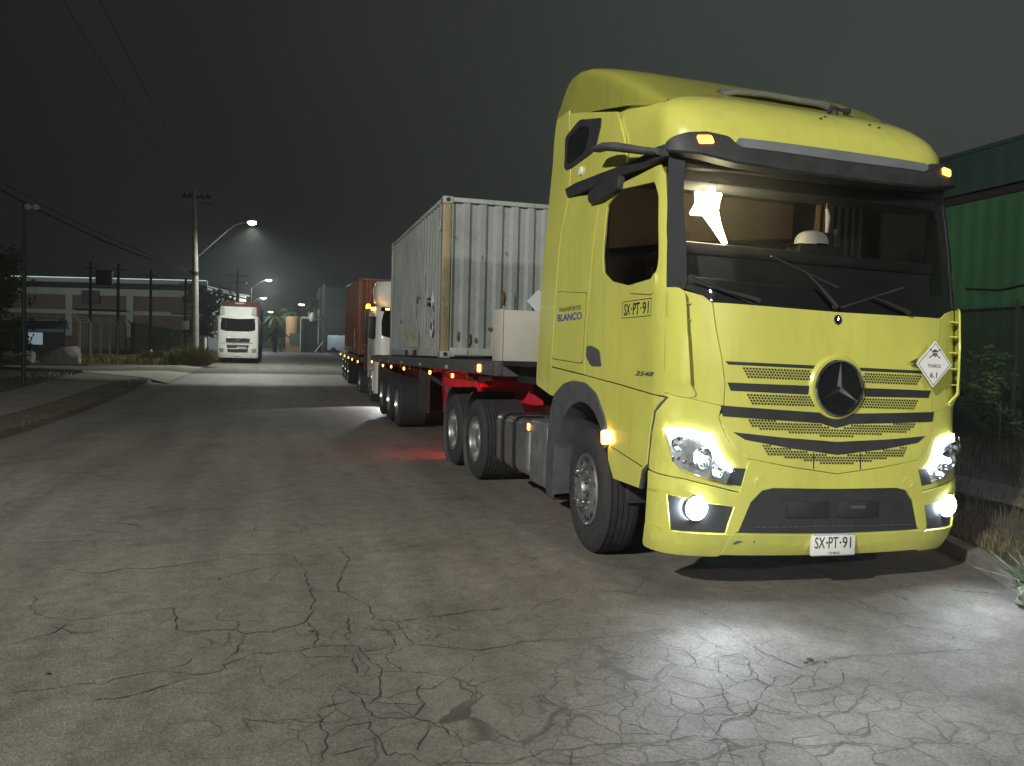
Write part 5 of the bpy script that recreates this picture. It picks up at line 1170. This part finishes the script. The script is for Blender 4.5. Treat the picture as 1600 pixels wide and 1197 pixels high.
# foliage builders
def leafmat(name, c, var=.4): return mat(name, c, .7, var=var, scale=1.5, spec=.25)
LEAF = leafmat('dark_leaf', (.045, .075, .028)); LEAFG = leafmat('grey_leaf', (.06, .085, .05)); BARK = mat('bark', (.07, .055, .04), .9, var=.3, scale=8, bump=.4)
STRAW = leafmat('dry_straw', (.235, .190, .085), .35); STRAWD = leafmat('dull_weed', (.080, .066, .040), .4); STRAWR = leafmat('faded_straw', (.10, .085, .05), .4); BUSHM = leafmat('yellow_green_weed', (.165, .150, .048), .4); SAGE = leafmat('sage_leaf', (.13, .15, .10), .3)
def crown(name, blobs, n, size, m, par, seed, smooth=0):
    r = random.Random(seed); bm = bmesh.new()
    tot = sum(b[3]**2 for b in blobs)
    for (cx, cy, cz, br, bz) in [(b[0], b[1], b[2], b[3], b[4] if len(b) > 4 else b[3]) for b in blobs]:
        for k in range(int(n*br*br/tot)):
            while True:
                v = Vector((r.uniform(-1, 1), r.uniform(-1, 1), r.uniform(-1, 1)))
                if .25 < v.length < 1: break
            v = v*(r.uniform(.75, 1.08)); c = Vector((cx+v.x*br, cy+v.y*br, cz+v.z*bz))
            if mnoise.noise(c*1.3) < -.18: continue
            a = Vector((r.gauss(0, 1), r.gauss(0, 1), r.gauss(0, .7))).normalized(); b_ = a.orthogonal().normalized(); s = size*r.uniform(.5, 1.4)
            p = [c-a*s*.6, c+b_*s*.28, c+a*s*.7, c-b_*s*.28]; bm.faces.new([bm.verts.new(q) for q in p])
    return finish(name, bm, m, par, 0)
def tree(label, x, y, h, blobs, n, size, m, seed, name='tree', group=None, tr=.16):
    z = zg(y); t = empty(name, (x, y, z), label, 'tree', group)
    mm = MB(); mm.tube([(x, y, z-.1), (x+.1, y, z+h*.3), (x+.05, y+.1, z+h*.6)], [tr, tr*.75, tr*.35], 8)
    rr = random.Random(seed)
    for b in blobs: mm.tube([(x+.08, y, z+h*.30), (x+b[0]*.5, y+b[1]*.5, z+h*.3+(b[2]-h*.3)*.55), (x+b[0], y+b[1], z+b[2])], [tr*.45, tr*.25, tr*.08], 6)
    mm.build('trunk', BARK, t)
    crown('crown', [(x+b[0], y+b[1], z+b[2], *b[3:]) for b in blobs], n, size, m, t, seed); return t
tree('dark leafy tree at the left edge behind the slim lamp post', -13.9, 28.0, 5.0, [(.9,-.2,4.3,.65),(.5,-.2,3.9,.8),(1.0,0,3.2,.8),(-.2,.2,3.4,1.2),(.4,.1,2.3,1.0),(-1.0,0,2.4,1.3),(1.1,.1,1.6,.8),(.3,-.2,1.2,.9),(-.9,0,1.1,1.0)], 15000, .15, LEAF, 5)
# boulders
STONE = mat('boulder_stone', (.36, .35, .31), .9, var=.25, scale=2.5, bump=.6, fine=.2)
def boulder(label, x, y, dims, seed, slope):
    bm = bmesh.new(); bmesh.ops.create_icosphere(bm, subdivisions=4, radius=1)
    for v in bm.verts:
        d = v.co.normalized(); k = 1+.22*mnoise.noise(d*1.4+Vector((seed, 0, 0)))+.07*mnoise.noise(d*4+Vector((0, seed, 0)))
        c = Vector((max(-.85, min(.9, d.x*k)), max(-.8, min(.8, d.y*k)), max(-.5, min(.78, d.z*k))))
        if c.z > 0: c.z *= (1+slope*c.x)
        v.co = Vector((c.x*dims[0], c.y*dims[1], c.z*dims[2]+dims[2]*.45))
    z = zg(y)+.08; o = finish('boulder', bm, STONE, None, 50); o.location = (x, y, z); return tag(o, label, 'boulder')
boulder('big pale boulder with a flat sloping top by the driveway', -14.0, 39.3, (.98, .7, .62), 2.3, .55)
boulder('low round boulder half hidden under the leafy tree', -16.2, 39.9, (1.0, .7, .50), 7.7, .2)
boulder('small pale stone at the far left edge of the picture', -18.0, 39.3, (.5, .5, .3), 4.1, .0)
# hydrant
hx, hy = -10.9, 46.5; hz0 = zg(hy)+.08; HY = empty('fire_hydrant', (hx, hy, hz0), 'small yellow hydrant standing in the dry grass', 'hydrant')
YEL = mat('hydrant_yellow', (.55, .38, .06), .5, var=.15)
MB().lathe([(.13,0),(.13,.06),(.09,.08),(.085,.50),(.12,.52),(.12,.56),(.09,.60),(.05,.68),(0,.70)], (hx, hy, hz0), 'z', 14).build('body', YEL, HY)
MB().tube([(hx-.17, hy, hz0+.40), (hx+.17, hy, hz0+.40)], .05, 10).build('outlet', YEL, HY)
# concrete-post mesh fence
def meshmat(name, c, scale, w):
    m = bpy.data.materials.new(name); m.use_nodes = True; t = m.node_tree; t.nodes.clear(); L = t.links.new
    o = N(t, 'ShaderNodeOutputMaterial'); b = N(t, 'ShaderNodeBsdfPrincipled', Roughness=.6); b.inputs['Base Color'].default_value = (*c, 1); tr = N(t, 'ShaderNodeBsdfTransparent'); mx = N(t, 'ShaderNodeMixShader')
    tcn = N(t, 'ShaderNodeTexCoord'); sp_ = N(t, 'ShaderNodeSeparateXYZ'); L(tcn.outputs['Object'], sp_.inputs[0])
    def M_(op, a, b_=None):
        q = N(t, 'ShaderNodeMath', operation=op)
        for i, v in enumerate((a, b_)):
            if v is None: continue
            if isinstance(v, (int, float)): q.inputs[i].default_value = v
            else: L(v, q.inputs[i])
        return q.outputs[0]
    h = M_('ADD', sp_.outputs['X'], sp_.outputs['Y']); u = M_('MULTIPLY', M_('ADD', h, sp_.outputs['Z']), scale); v = M_('MULTIPLY', M_('SUBTRACT', h, sp_.outputs['Z']), scale)
    def line(q): return M_('LESS_THAN', M_('ABSOLUTE', M_('SUBTRACT', M_('FRACT', q), .5)), w)
    f = M_('MAXIMUM', line(u), line(v)); L(f, mx.inputs[0]); L(tr.outputs[0], mx.inputs[1]); L(b.outputs[0], mx.inputs[2]); L(mx.outputs[0], o.inputs[0]); return m
MESHL = meshmat('wire_mesh', (.15, .135, .10), 12., .06)
FN = empty('mesh_fence', (-15, 60, zg(60)), 'long wire mesh fence on concrete posts with angled tops', 'fence')
yy = [47.8+3.0*k for k in range(14)]
for y in yy:
    z = zg(y); MB().tube([(-15, y, z-.1), (-15, y, z+2.25), (-15.32, y-.25, z+2.72)], [.095, .085, .07], 4).build('post', WOODC, FN)
mm = MB(); mm.grid(lambda k, y: (-15.06-.02*0, y, zg(y)+.1+k), [0, 2.1], yy); mm.build('mesh_panel', MESHL, FN)
mm = MB()
for k in range(3): mm.tube([(-15.1-.10*k, y-.08*k, zg(y)+2.3+.16*k) for y in yy], .012, 4)
mm.build('barbed_strand', GALV, FN)
FB = MB(); FB.b(-14.2, -13.9, 60, 90, zg(60), zg(60)+2.5); 
bw = FB.build('boundary_wall', mat('dark_wall', (.022, .025, .026), .9, var=.3, scale=.6)); tag(bw, 'low dark boundary wall behind the mesh fence', 'wall')
# warehouse behind
bd0 = Vector((-38, 110, 0)); dirx = Vector((.96, -.28, 0)); diry = Vector((.28, .96, 0))
WH = empty('warehouse', (-26, 106, 1.3), 'long brick warehouse with white concrete frame and bright roof edge', 'warehouse')
MW = Matrix((( .96, .28, 0, -38.), (-.28, .96, 0, 109.6), (0, 0, 1, 0), (0, 0, 0, 1)))   # local x along the facade
WCON = mat('white_frame', (.36, .41, .40), .7, var=.1, scale=.5)
def brickm():
    m = mat('brick_infill', (.135, .105, .088), .9, var=.15, scale=.8); t = m.node_tree; b = [n for n in t.nodes if n.type == 'BSDF_PRINCIPLED'][0]
    br = N(t, 'ShaderNodeTexBrick', Scale=1.6); br.inputs['Color1'].default_value = (.165, .115, .09, 1); br.inputs['Color2'].default_value = (.13, .094, .076, 1); br.inputs['Mortar'].default_value = (.17, .15, .135, 1); br.inputs['Mortar Size'].default_value = .014
    tcn = N(t, 'ShaderNodeTexCoord'); mp = N(t, 'ShaderNodeMapping'); mp.inputs['Rotation'].default_value = (R(90), 0, 0); t.links.new(tcn.outputs['Object'], mp.inputs[0]); t.links.new(mp.outputs[0], br.inputs['Vector']); t.links.new(br.outputs['Color'], b.inputs['Base Color']); return m
BRK = brickm()
def wh(name, boxes, m, par=WH):
    mm = MB()
    for b_ in boxes: mm.b(*b_)
    return mm.build(name, m, par, xf=MW)
wh('wall', [(-6, 26.4, .05, 14, 1.2, 8.9)], BRK)
wh('frame_beam', [(-6, 26.4, -.12, .05, 7.9, 8.75), (-6, 26.3, -.10, .05, 5.55, 6.05)], WCON)
for x in (9.6, 17.2, 25.7): wh('pillar', [(x-.42, x+.42, -.16, .05, 2.8, 7.9)], WCON)
wh('corner_wall', [(26.4, 27.0, -.2, 14, 1.2, 8.7)], WCON)
wh('roof', [(-7, 27.2, -1.2, 15, 9.2, 9.35), (-7, 27.0, -.6, 14, 8.9, 9.2)], CHAS)
wh('roof_edge', [(-7, 27.3, -1.45, -1.2, 9.40, 9.95)], WCON)
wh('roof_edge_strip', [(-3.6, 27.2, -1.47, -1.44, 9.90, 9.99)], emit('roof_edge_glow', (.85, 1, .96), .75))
wh('vent_hatch', [(11.2, 13.4, -.22, .0, 6.9, 8.5)], BLK)
wh('loading_bay', [(-5, 9.0, -.06, .0, 1.2, 4.9)], mat('bay_dark', (.03, .035, .04), .8))
wh('bay_canopy', [(-5, 9.4, -2.0, -.06, 4.5, 4.75)], mat('canopy_grey', (.12, .14, .15), .7))
BWG = emit('bay_window_glow', (.65, .88, 1.0), .30)
wh('bay_window', [(.5, 2.2, -.10, -.06, 1.9, 3.0)], BWG); wh('bay_window', [(4.5, 6.3, -.10, -.06, 1.6, 3.1)], BWG)
wh('bay_screen', [(-2, 9.0, -.12, -.08, 3.2, 4.4)], mat('bay_blue', (.16, .24, .32), .6))
spot('warehouse_wall_light', tuple(MW @ Vector((8, -14, 10.5))), tuple(MW @ Vector((8, 0, 6))), 1000, (1., 1.0, .92), 120, .6, .3)
spot('warehouse_wall_light', tuple(MW @ Vector((22, -14, 10.5))), tuple(MW @ Vector((22, 0, 6))), 800, (1., 1.0, .92), 120, .6, .3)
# dark electricity posts between fence and warehouse
def epost(label, x, y, z1, plat):
    z = zg(y); E_ = empty('electricity_post', (x, y, z), label, 'electricity post', 'dark electricity posts in front of the warehouse')
    MB().tube([(x, y, z), (x, y, z1)], [.13, .09], 8).build('post', BLK, E_)
    MB().b(x-.5, x+.5, y-.05, y+.05, z1-.5, z1-.42).build('crossarm', BLK, E_)
    if plat: MB().b(x-1.0, x+plat, y-.5, y+.5, 4.25, 4.36).build('platform', BLK, E_)
    return E_
eps = [('leftmost dark post with a platform in front of the warehouse', -17.3, 62, 7.9, 2.6), ('second dark post joined to the leftmost by the platform', -15.4, 62, 7.9, 0), ('third dark post, beside the second white pillar of the warehouse', -13.2, 62.5, 7.6, 0), ('rightmost dark post with a small platform and pale box', -10.75, 63, 7.1, 1.2)]
EPO = [epost(*q) for q in eps]
MB().b(-11.0, -10.4, 62.6, 62.9, 3.05, 3.75, .05).build('meter_box', WHTSTK, EPO[3])
MB().b(-16.9, -15.8, 61.6, 62.2, 6.2, 7.3, .05).build('transformer', BLK, EPO[0])
# weeds and bush
def blades(name, pts, hmin, hmax, w, m, seed, lean=.35, par=None):
    r = random.Random(seed); bm = bmesh.new()
    for (x, y, z) in pts:
        h = r.uniform(hmin, hmax); a = r.uniform(0, 6.283); l_ = r.gauss(0, lean)*h; dx, dy = math.cos(a)*l_, math.sin(a)*l_; b_ = r.uniform(0, 6.283); wx, wy = math.cos(b_)*w*.5, math.sin(b_)*w*.5
        v = [bm.verts.new(q) for q in ((x-wx, y-wy, z), (x+wx, y+wy, z), (x+dx*.4+wx*.8, y+dy*.4+wy*.8, z+h*.6), (x+dx*.4-wx*.8, y+dy*.4-wy*.8, z+h*.6), (x+dx, y+dy, z+h))]
        bm.faces.new((v[0], v[1], v[2], v[3])); bm.faces.new((v[3], v[2], v[4]))
    return finish(name, bm, m, par, 0)
r_ = random.Random(21)
def ptsin(n, fx_, zoff): return [(lambda q: (q[0], q[1], zg(q[1])+zoff))(fx_()) for _ in range(n)]
tag(blades('dry_grass', ptsin(2600, lambda: (-8.25-abs(r_.gauss(0, .45)), r_.uniform(3, 27) if r_.random() < .7 else r_.uniform(20, 28)), .08), .02, .09, .020, STRAWD, 2), 'dull dry grass along the left edge of the road', 'grass', kind='stuff')
tag(blades('dry_grass', ptsin(6500, lambda: (r_.uniform(-15, -8.6), r_.uniform(40.2, 48)), .08), .12, .42, .05, STRAW, 3), 'straw coloured grass at the foot of the mesh fence', 'grass', kind='stuff')
tag(blades('dry_grass', ptsin(2600, lambda: (r_.uniform(-12.8, -11.3), r_.uniform(8, 31)), .08), .03, .14, .03, STRAWD, 4), 'sparse dull grass beyond the pavement on the left', 'grass', kind='stuff')
def weedbush(label, x, y, rx, ry, h, n, m, seed, w=.035, name='weed_bush', zoff=.05):
    r = random.Random(seed); bm = bmesh.new(); z = zg(y)+zoff
    for _ in range(n):
        a, k = r.uniform(0, 6.283), r.random()**.6; el = r.uniform(.15, 1.45); q0 = Vector((x+math.cos(a)*rx*.45*k, y+math.sin(a)*ry*.45*k, z))
        L_ = r.uniform(.5, 1.05); tip = Vector((x+math.cos(a)*rx*(.35*k+.75*math.cos(el)*L_), y+math.sin(a)*ry*(.35*k+.75*math.cos(el)*L_), z+h*math.sin(el)*L_)); mid = q0.lerp(tip, .55)+Vector((0, 0, h*.12))
        b_ = r.uniform(0, 6.283); s = Vector((math.cos(b_), math.sin(b_), 0))*w*.5
        v = [bm.verts.new(q) for q in (q0-s, q0+s, mid+s, mid-s, tip)]; bm.faces.new((v[0], v[1], v[2], v[3])); bm.faces.new((v[3], v[2], v[4]))
        if r.random() < .6:
            t2 = mid+Vector((r.gauss(0, .16), r.gauss(0, .16), r.uniform(.02, .22))); v2 = [bm.verts.new(q) for q in (mid-s*.8, mid+s*.8, t2)]; bm.faces.new(v2)
    o = finish(name, bm, m, None, 0); return tag(o, label, 'bush')
weedbush('big rounded yellow green weed bush at the foot of the utility pole', -8.15, 41.2, 1.75, 1.2, 1.15, 3600, BUSHM, 5)
weedbush('darker low weed bush left of the big one, near the hydrant', -10.3, 43.5, 1.1, .9, .85, 1300, leafmat('dull_green_weed', (.075, .075, .03)), 6)
tree('small round tree behind the fence beside the utility pole', -10.2, 66, 3.6, [(0,0,2.5,.8),(.5,0,2.2,.7),(-.5,0,2.2,.7)], 900, .25, LEAF, 9)
tree('dark bushy tree between the warehouse and the oncoming lorry', -12.6, 92, 8.0, [(0,0,6.2,1.8),(1.6,0,5.4,1.8),(3.0,.5,6.0,1.5),(1.2,0,3.5,2.2)], 1500, .5, LEAF, 10, tr=.3)
# white road post by the lorry
MB_ = MB(); MB_.tube([(-7.9, 46.5, zg(46)), (-7.9, 46.5, zg(46)+1.55)], .06, 8); tag(MB_.build('marker_post', WHTSTK), 'short white post right of the utility pole', 'post')
# ------------------------------------------------------------------ far end of the street
def far_lamp(label, x, y, z, arm, em=E_FAR, pw=0):
    g = zg(y); F_ = empty('street_lamp', (x+arm, y, g), label, 'street lamp', 'lit street lamps along the far street')
    MB().tube([(x+arm, y, g), (x+arm, y, z-1.2)], [.12, .09], 6).build('pole', BLK, F_)
    MB().tube([(x+arm, y, z-1.3), (x+arm*.4, y, z-.2), (x, y, z)], .05, 6).build('lamp_arm', BLK, F_)
    MB().lathe([(.42, 0), (.40, -.06), (0, -.2)], (x, y, z), 'z', 12).build('lamp_head', em, F_)
    if pw: point('street_lamp_light', (x, y, z-.5), pw, (.9, 1.0, .92), .3)
far_lamp('far lit street lamp, highest of the distant row', -5.06, 108, 11.0, -2.2, E_FAR, 2600)
far_lamp('far lit street lamp just right of the red front board', -5.85, 118, 9.2, -2.2, E_FAR, 1500)
far_lamp('upper one of two close small street lamps beyond the lorry', -4.9, 128, 7.7, -1.5)
far_lamp('lower one of two close small street lamps beyond the lorry', -4.9, 140, 7.4, -1.5)
far_lamp('small street lamp above the brick tank in the distance', -.65, 110.5, 8.05, 2.0)
CU = empty('utility_pole', (-9.0, 100, zg(100)), 'dark far utility pole with crossarms above the oncoming lorry', 'utility pole')
MB().tube([(-8.6, 100, zg(100)), (-8.6, 100, 11.4)], [.24, .16], 8).build('pole', BLK, CU); MB().b(-9.9, -7.3, 99.95, 100.05, 10.6, 10.75).b(-9.6, -7.6, 99.95, 100.05, 9.8, 9.9).build('crossarm', BLK, CU)
TK = mat('tank_brick', (.36, .215, .14), .8, var=.15, scale=.7)
mm = MB(); mm.lathe([(.95, 0), (.95, 2.7), (.9, 2.75), (0, 2.75)], (-1.75, 112, 3.6), 'z', 24); mm.b(-2.7, -.8, 111.4, 112.6, 1.4, 3.6); tag(mm.build('brick_tank', TK), 'round brick coloured tank lit from the left at the street end', 'tank')
spot('tank_light', (-4.4, 107.5, 6.4), (-1.75, 112, 5), 330, (1, .86, .66), 60, .5, .2)
mm = MB(); mm.b(-2.2, .6, 110.0, 110.15, 2.2, 4.0); tag(mm.build('site_board', mat('board_grey', (.10, .115, .10), .7)), 'dull grey board wall before the round brick tank', 'wall')
GG = empty('gate_frame', (0, 109.5, 1.4), 'white steel frame round a dark green gate at the street end', 'gate')
mm = MB(); mm.b(-.85, -.70, 109.4, 109.5, 1.5, 6.3).b(-.85, 1.1, 109.4, 109.5, 6.05, 6.3).b(1.55, 1.68, 109.4, 109.5, 2.6, 7.4).b(.25, .38, 109.4, 109.5, 6.3, 7.0).b(1.1, 1.9, 109.4, 109.5, 5.9, 6.1); mm.build('frame', mat('frame_white', (.62, .64, .60), .5), GG)
MB().b(-.7, 1.5, 109.7, 109.8, 1.4, 5.9).build('gate_panel', mat('gate_green', (.014, .035, .026), .6), GG)
MB().lathe([(.42, 0), (.48, .5), (.35, 1.0), (.2, 1.2)], (.85, 109.3, 5.7), 'z', 10).build('lamp_box', mat('pale_box', (.42, .46, .42), .6), GG)
mm = MB(); mm.b(2.0, 9.5, 116, 126, 1.3, 11.0); tag(mm.build('grey_building', mat('far_grey_wall', (.055, .070, .070), .9, var=.15, scale=.2)), 'plain dark grey building behind the white van', 'building')
mm = MB(); mm.b(2.25, 2.6, 112, 112.3, 1.3, 11.2); tag(mm.build('grey_column', mat('far_grey_column', (.10, .12, .12), .9)), 'tall grey column left of the plain dark building', 'column')
VN = empty('van', (4.6, 104, 1.4), 'small white van parked across the street end', 'van')
VW = mat('van_white', (.55, .60, .62), .45, var=.05)
MB().b(2.6, 4.9, 103.0, 104.6, 1.75, 3.75, .08).build('body', VW, VN)
mm = MB(); mm.prism([(4.9, 1.75), (6.4, 1.75), (6.4, 2.55), (5.8, 2.7), (5.35, 3.35), (4.9, 3.4)], (0, 1.5, 0), (0, 103.05, 0), (1, 0, 0), (0, 0, 1)); mm.build('cab', VW, VN)
mm = MB(); mm.prism([(5.0, 2.7), (5.6, 2.7), (5.25, 3.25), (5.0, 3.25)], (0, -.01, 0), (0, 103.04, 0), (1, 0, 0), (0, 0, 1)); mm.build('window', DKGL, VN)
for x in (3.3, 5.7):
    mm = MB(); mm.lathe([(0, 0), (.38, 0), (.40, .05), (.40, .2), (0, .22)], (x, 102.95, 1.75), 'y', 18); mm.build('wheel', RUB, VN)
point('van_lamp', (3.2, 99.5, 6.0), 420, (.80, .93, 1.0), .2)
mm = MB(); mm.tube([(5.2, 101.5, 1.5), (6.2, 102.0, 2.7)], .07, 6); tag(mm.build('barrier_arm', WHTSTK), 'slanting white barrier bar in front of the van', 'barrier')
mm = MB(); mm.tube([(1.0, 105.5, 1.45), (2.1, 106.2, 2.9)], .07, 6); tag(mm.build('barrier_arm', WHTSTK), 'slanting white bar at the foot of the grey column', 'barrier')
mm = MB(); mm.b(-14, 9, 116, 116.35, 1.45, 1.75); tag(mm.build('far_kerb', KERB), kind='structure')
sheet('far_verge', DIRT, lambda x, y: (x, y, zg(y)+.12), [-60, -20, 0, 9, 40], [116.3, 130, 160])
mm = MB(); mm.b(-9.5, -3.0, 118, 118.3, 1.4, 2.6); tag(mm.build('low_wall', mat('far_low_wall', (.06, .065, .06), .9)), 'low dark wall along the far street, under the palms', 'wall')
def palm(label, x, y, h, seed, size=1.6, m=LEAF):
    z = zg(y); t = empty('palm_tree', (x, y, z), label, 'palm tree'); r = random.Random(seed)
    MB().tube([(x, y, z), (x+.1, y, z+h)], [.25, .18], 8).build('trunk', BARK, t)
    bm = bmesh.new()
    for k in range(34):
        a = r.uniform(0, 6.283); el = r.uniform(-.5, 1.3); L_ = size*r.uniform(.8, 1.15); d = Vector((math.cos(a)*math.cos(el), math.sin(a)*math.cos(el), math.sin(el)))
        p0 = Vector((x+.1, y, z+h)); prev = p0
        for i in range(6):
            s = (i+1)/6; q = p0+d*L_*s+Vector((0, 0, -.55*L_*s*s)); side_ = d.cross(Vector((0, 0, 1))).normalized()*.22*size*(1-s*.8)
            bm.faces.new([bm.verts.new(w_) for w_ in (prev-side_, prev+side_*.2, q+side_*.2, q-side_-Vector((0, 0, .12)))]); bm.faces.new([bm.verts.new(w_) for w_ in (prev-side_*.2, prev+side_, q+side_-Vector((0, 0, .12)), q-side_*.2)]); prev = q
    finish('crown', bm, m, t, 0)
palm('dark palm above the round brick tank', -2.0, 119, 5.9, 3, 2.0); palm('dark palm left of the tall grey column', 1.4, 118, 7.4, 4, 2.0); palm('pale lit palm beside the grey trailer', -4.1, 100, 2.6, 6, 1.5, SAGE); palm('second dark palm, behind the pale one', -4.6, 122, 5.4, 8, 2.2)
tree('dark round bush under the far palms', -3.4, 113, 2.4, [(0,0,1.3,1.0),(1.0,0,1.1,.8),(-1.2,0,1.2,.9)], 500, .3, LEAF, 12)
# ------------------------------------------------------------------ right side
def corrug(name, c, scale=1.):
    return mat(name, c, .55, var=.14, scale=.7, fine=.1)
GRN = corrug('green_sheet', (.028, .105, .042)); GRN2 = corrug('dark_green_sheet', (.018, .042, .034)); GBASE = mat('plinth_green', (.022, .032, .020), .9, var=.3, scale=1.)
GB = empty('green_building', (10.4, 20, 0), 'big green corrugated metal building on the right', 'building')
def sheetwall(name, x, y0, y1, z0, z1, m, pitch=.34, d=.016):
    pr = corr(y1-y0, pitch, d, pitch*.30); mm = MB(); mm.grid(lambda k, z: (x+pr[int(k)][1], y0+pr[int(k)][0], z), range(len(pr)), [z0, z1]); return mm.build(name, m, GB, 20)
sheetwall('wall_cladding', 10.0, -25, 60, 2.80, 5.02, GRN); sheetwall('roof_fascia', 9.88, -25, 60, 5.20, 6.0, GRN2, .5, .014)
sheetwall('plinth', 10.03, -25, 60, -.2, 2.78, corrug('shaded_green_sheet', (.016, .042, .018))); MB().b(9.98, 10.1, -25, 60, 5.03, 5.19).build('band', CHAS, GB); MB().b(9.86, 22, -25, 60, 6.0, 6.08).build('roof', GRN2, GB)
MB().tube([(9.97, -25, 2.79), (9.97, 60, 2.79)], .02, 5).tube([(9.95, 5.2, 3.20), (9.95, 7.2, 3.22), (9.95, 7.8, 3.15), (9.95, 8.6, 3.24)], .015, 5).build('cable_run', CHAS, GB)
sheet('yard', DIRT, lambda x, y: (x, y, zg(y)+.11), [6.5, 10.4], [-20, 0, 14, 30, 60])
RF = empty('yard_fence', (7.4, 10, .1), 'dark welded mesh fence in front of the green building', 'fence')
MESHR = meshmat('welded_mesh', (.020, .028, .020), 9., .045)
mm = MB(); mm.grid(lambda k, y: (8.4, y, k), [.15, 2.75], [-6, 0, 10, 30]); mm.build('mesh_panel', MESHR, RF)
for y in np.arange(-6, 30, 3.): MB().tube([(8.4, y, 0), (8.4, y, 2.8)], .035, 6).build('post', CHAS, RF)
rr2 = random.Random(31)
def pr(n, f, dz_): 
    out = []
    for _ in range(n):
        k, y = f(); out.append((kx(y)+.2+k, y, kz(y)+dz_))
    return out
tag(blades('dry_grass', pr(5200, lambda: (abs(rr2.gauss(0, .30)), rr2.uniform(-.8, 9)), .13), .03, .15, .010, STRAWR, 41), 'pale dry grass right behind the right kerb', 'grass', kind='stuff')
tag(blades('dry_grass', pr(9000, lambda: (rr2.uniform(.3, 6.2), rr2.uniform(-.8, 14)), .13), .05, .22, .012, STRAWD, 42), 'dull brown weeds covering the right verge', 'grass', kind='stuff')
tag(blades('dry_grass', pr(5200, lambda: (rr2.uniform(3.2, 6.0), rr2.uniform(1.0, 14)), .13), .20, .55, .014, STRAWD, 43), 'tall dull weeds along the yard fence', 'grass', kind='stuff')
def bushr(label, x, y, h, r0, n, m, seed, size=.09): 
    t = empty('bush', (x, y, .1), label, 'bush'); MB().tube([(x, y, .1), (x, y, .1+h*.5)], .03, 6).build('stem', BARK, t)
    crown('leaves', [(x, y, .1+h*.6, r0, h*.45), (x+r0*.5, y+.2, .1+h*.45, r0*.8, h*.4), (x-r0*.5, y-.1, .1+h*.7, r0*.6, h*.3)], n, size, m, t, seed)
bushr('dark leafy bush by the fence right of the yellow lorry', 7.3, 7.6, 1.9, .9, 1300, LEAF, 51)
bushr('tall pale flowered bush just beside the lorry deflector', 6.3, 7.9, 2.2, .5, 500, SAGE, 52, .11)
bushr('dark bush at the right edge of the picture', 8.0, 5.9, 1.9, .8, 900, LEAF, 53)
bushr('low dark bush behind the lorry front', 6.8, 9.0, 1.5, 1.0, 900, LEAF, 54)
weedbush('pale spiky succulent plant at the end of the right kerb', 1.40, -.50, .22, .20, .26, 420, SAGE, 61, .05, 'succulent_plant', .0)
bm_ = bmesh.new(); bmesh.ops.create_icosphere(bm_, subdivisions=3, radius=1)
for v in bm_.verts:
    d = v.co.normalized(); v.co = d*(1+.3*mnoise.noise(d*2.1)); v.co = Vector((v.co.x*.16, v.co.y*.14, v.co.z*.10+.06))
rk = finish('rock', bm_, mat('mossy_stone', (.12, .135, .10), .9, var=.35, scale=9, bump=.6), None, 40); rk.location = (1.25, -.60, 0); tag(rk, 'rough grey rock under the pale plant at the kerb end', 'rock')
# ------------------------------------------------------------------ thin haze added for halos and a veil of glow round the lamps
hz_ = MB(); hz_.b(-262, 262, -72, 432, -1.2, 14.5)
HZM = bpy.data.materials.new('added_haze'); HZM.use_nodes = True; t = HZM.node_tree; t.nodes.clear()
o_ = N(t, 'ShaderNodeOutputMaterial'); v_ = N(t, 'ShaderNodeVolumePrincipled'); v_.inputs['Color'].default_value = (.80, .84, .84, 1); v_.inputs['Density'].default_value = .0015; v_.inputs['Anisotropy'].default_value = .45
t.links.new(v_.outputs[0], o_.inputs['Volume'])
HZO = hz_.build('haze', HZM, None, 0); tag(HZO, 'thin haze added for the glow round the lamps', 'haze', kind='stuff')
sc.cycles.volume_bounces = 0
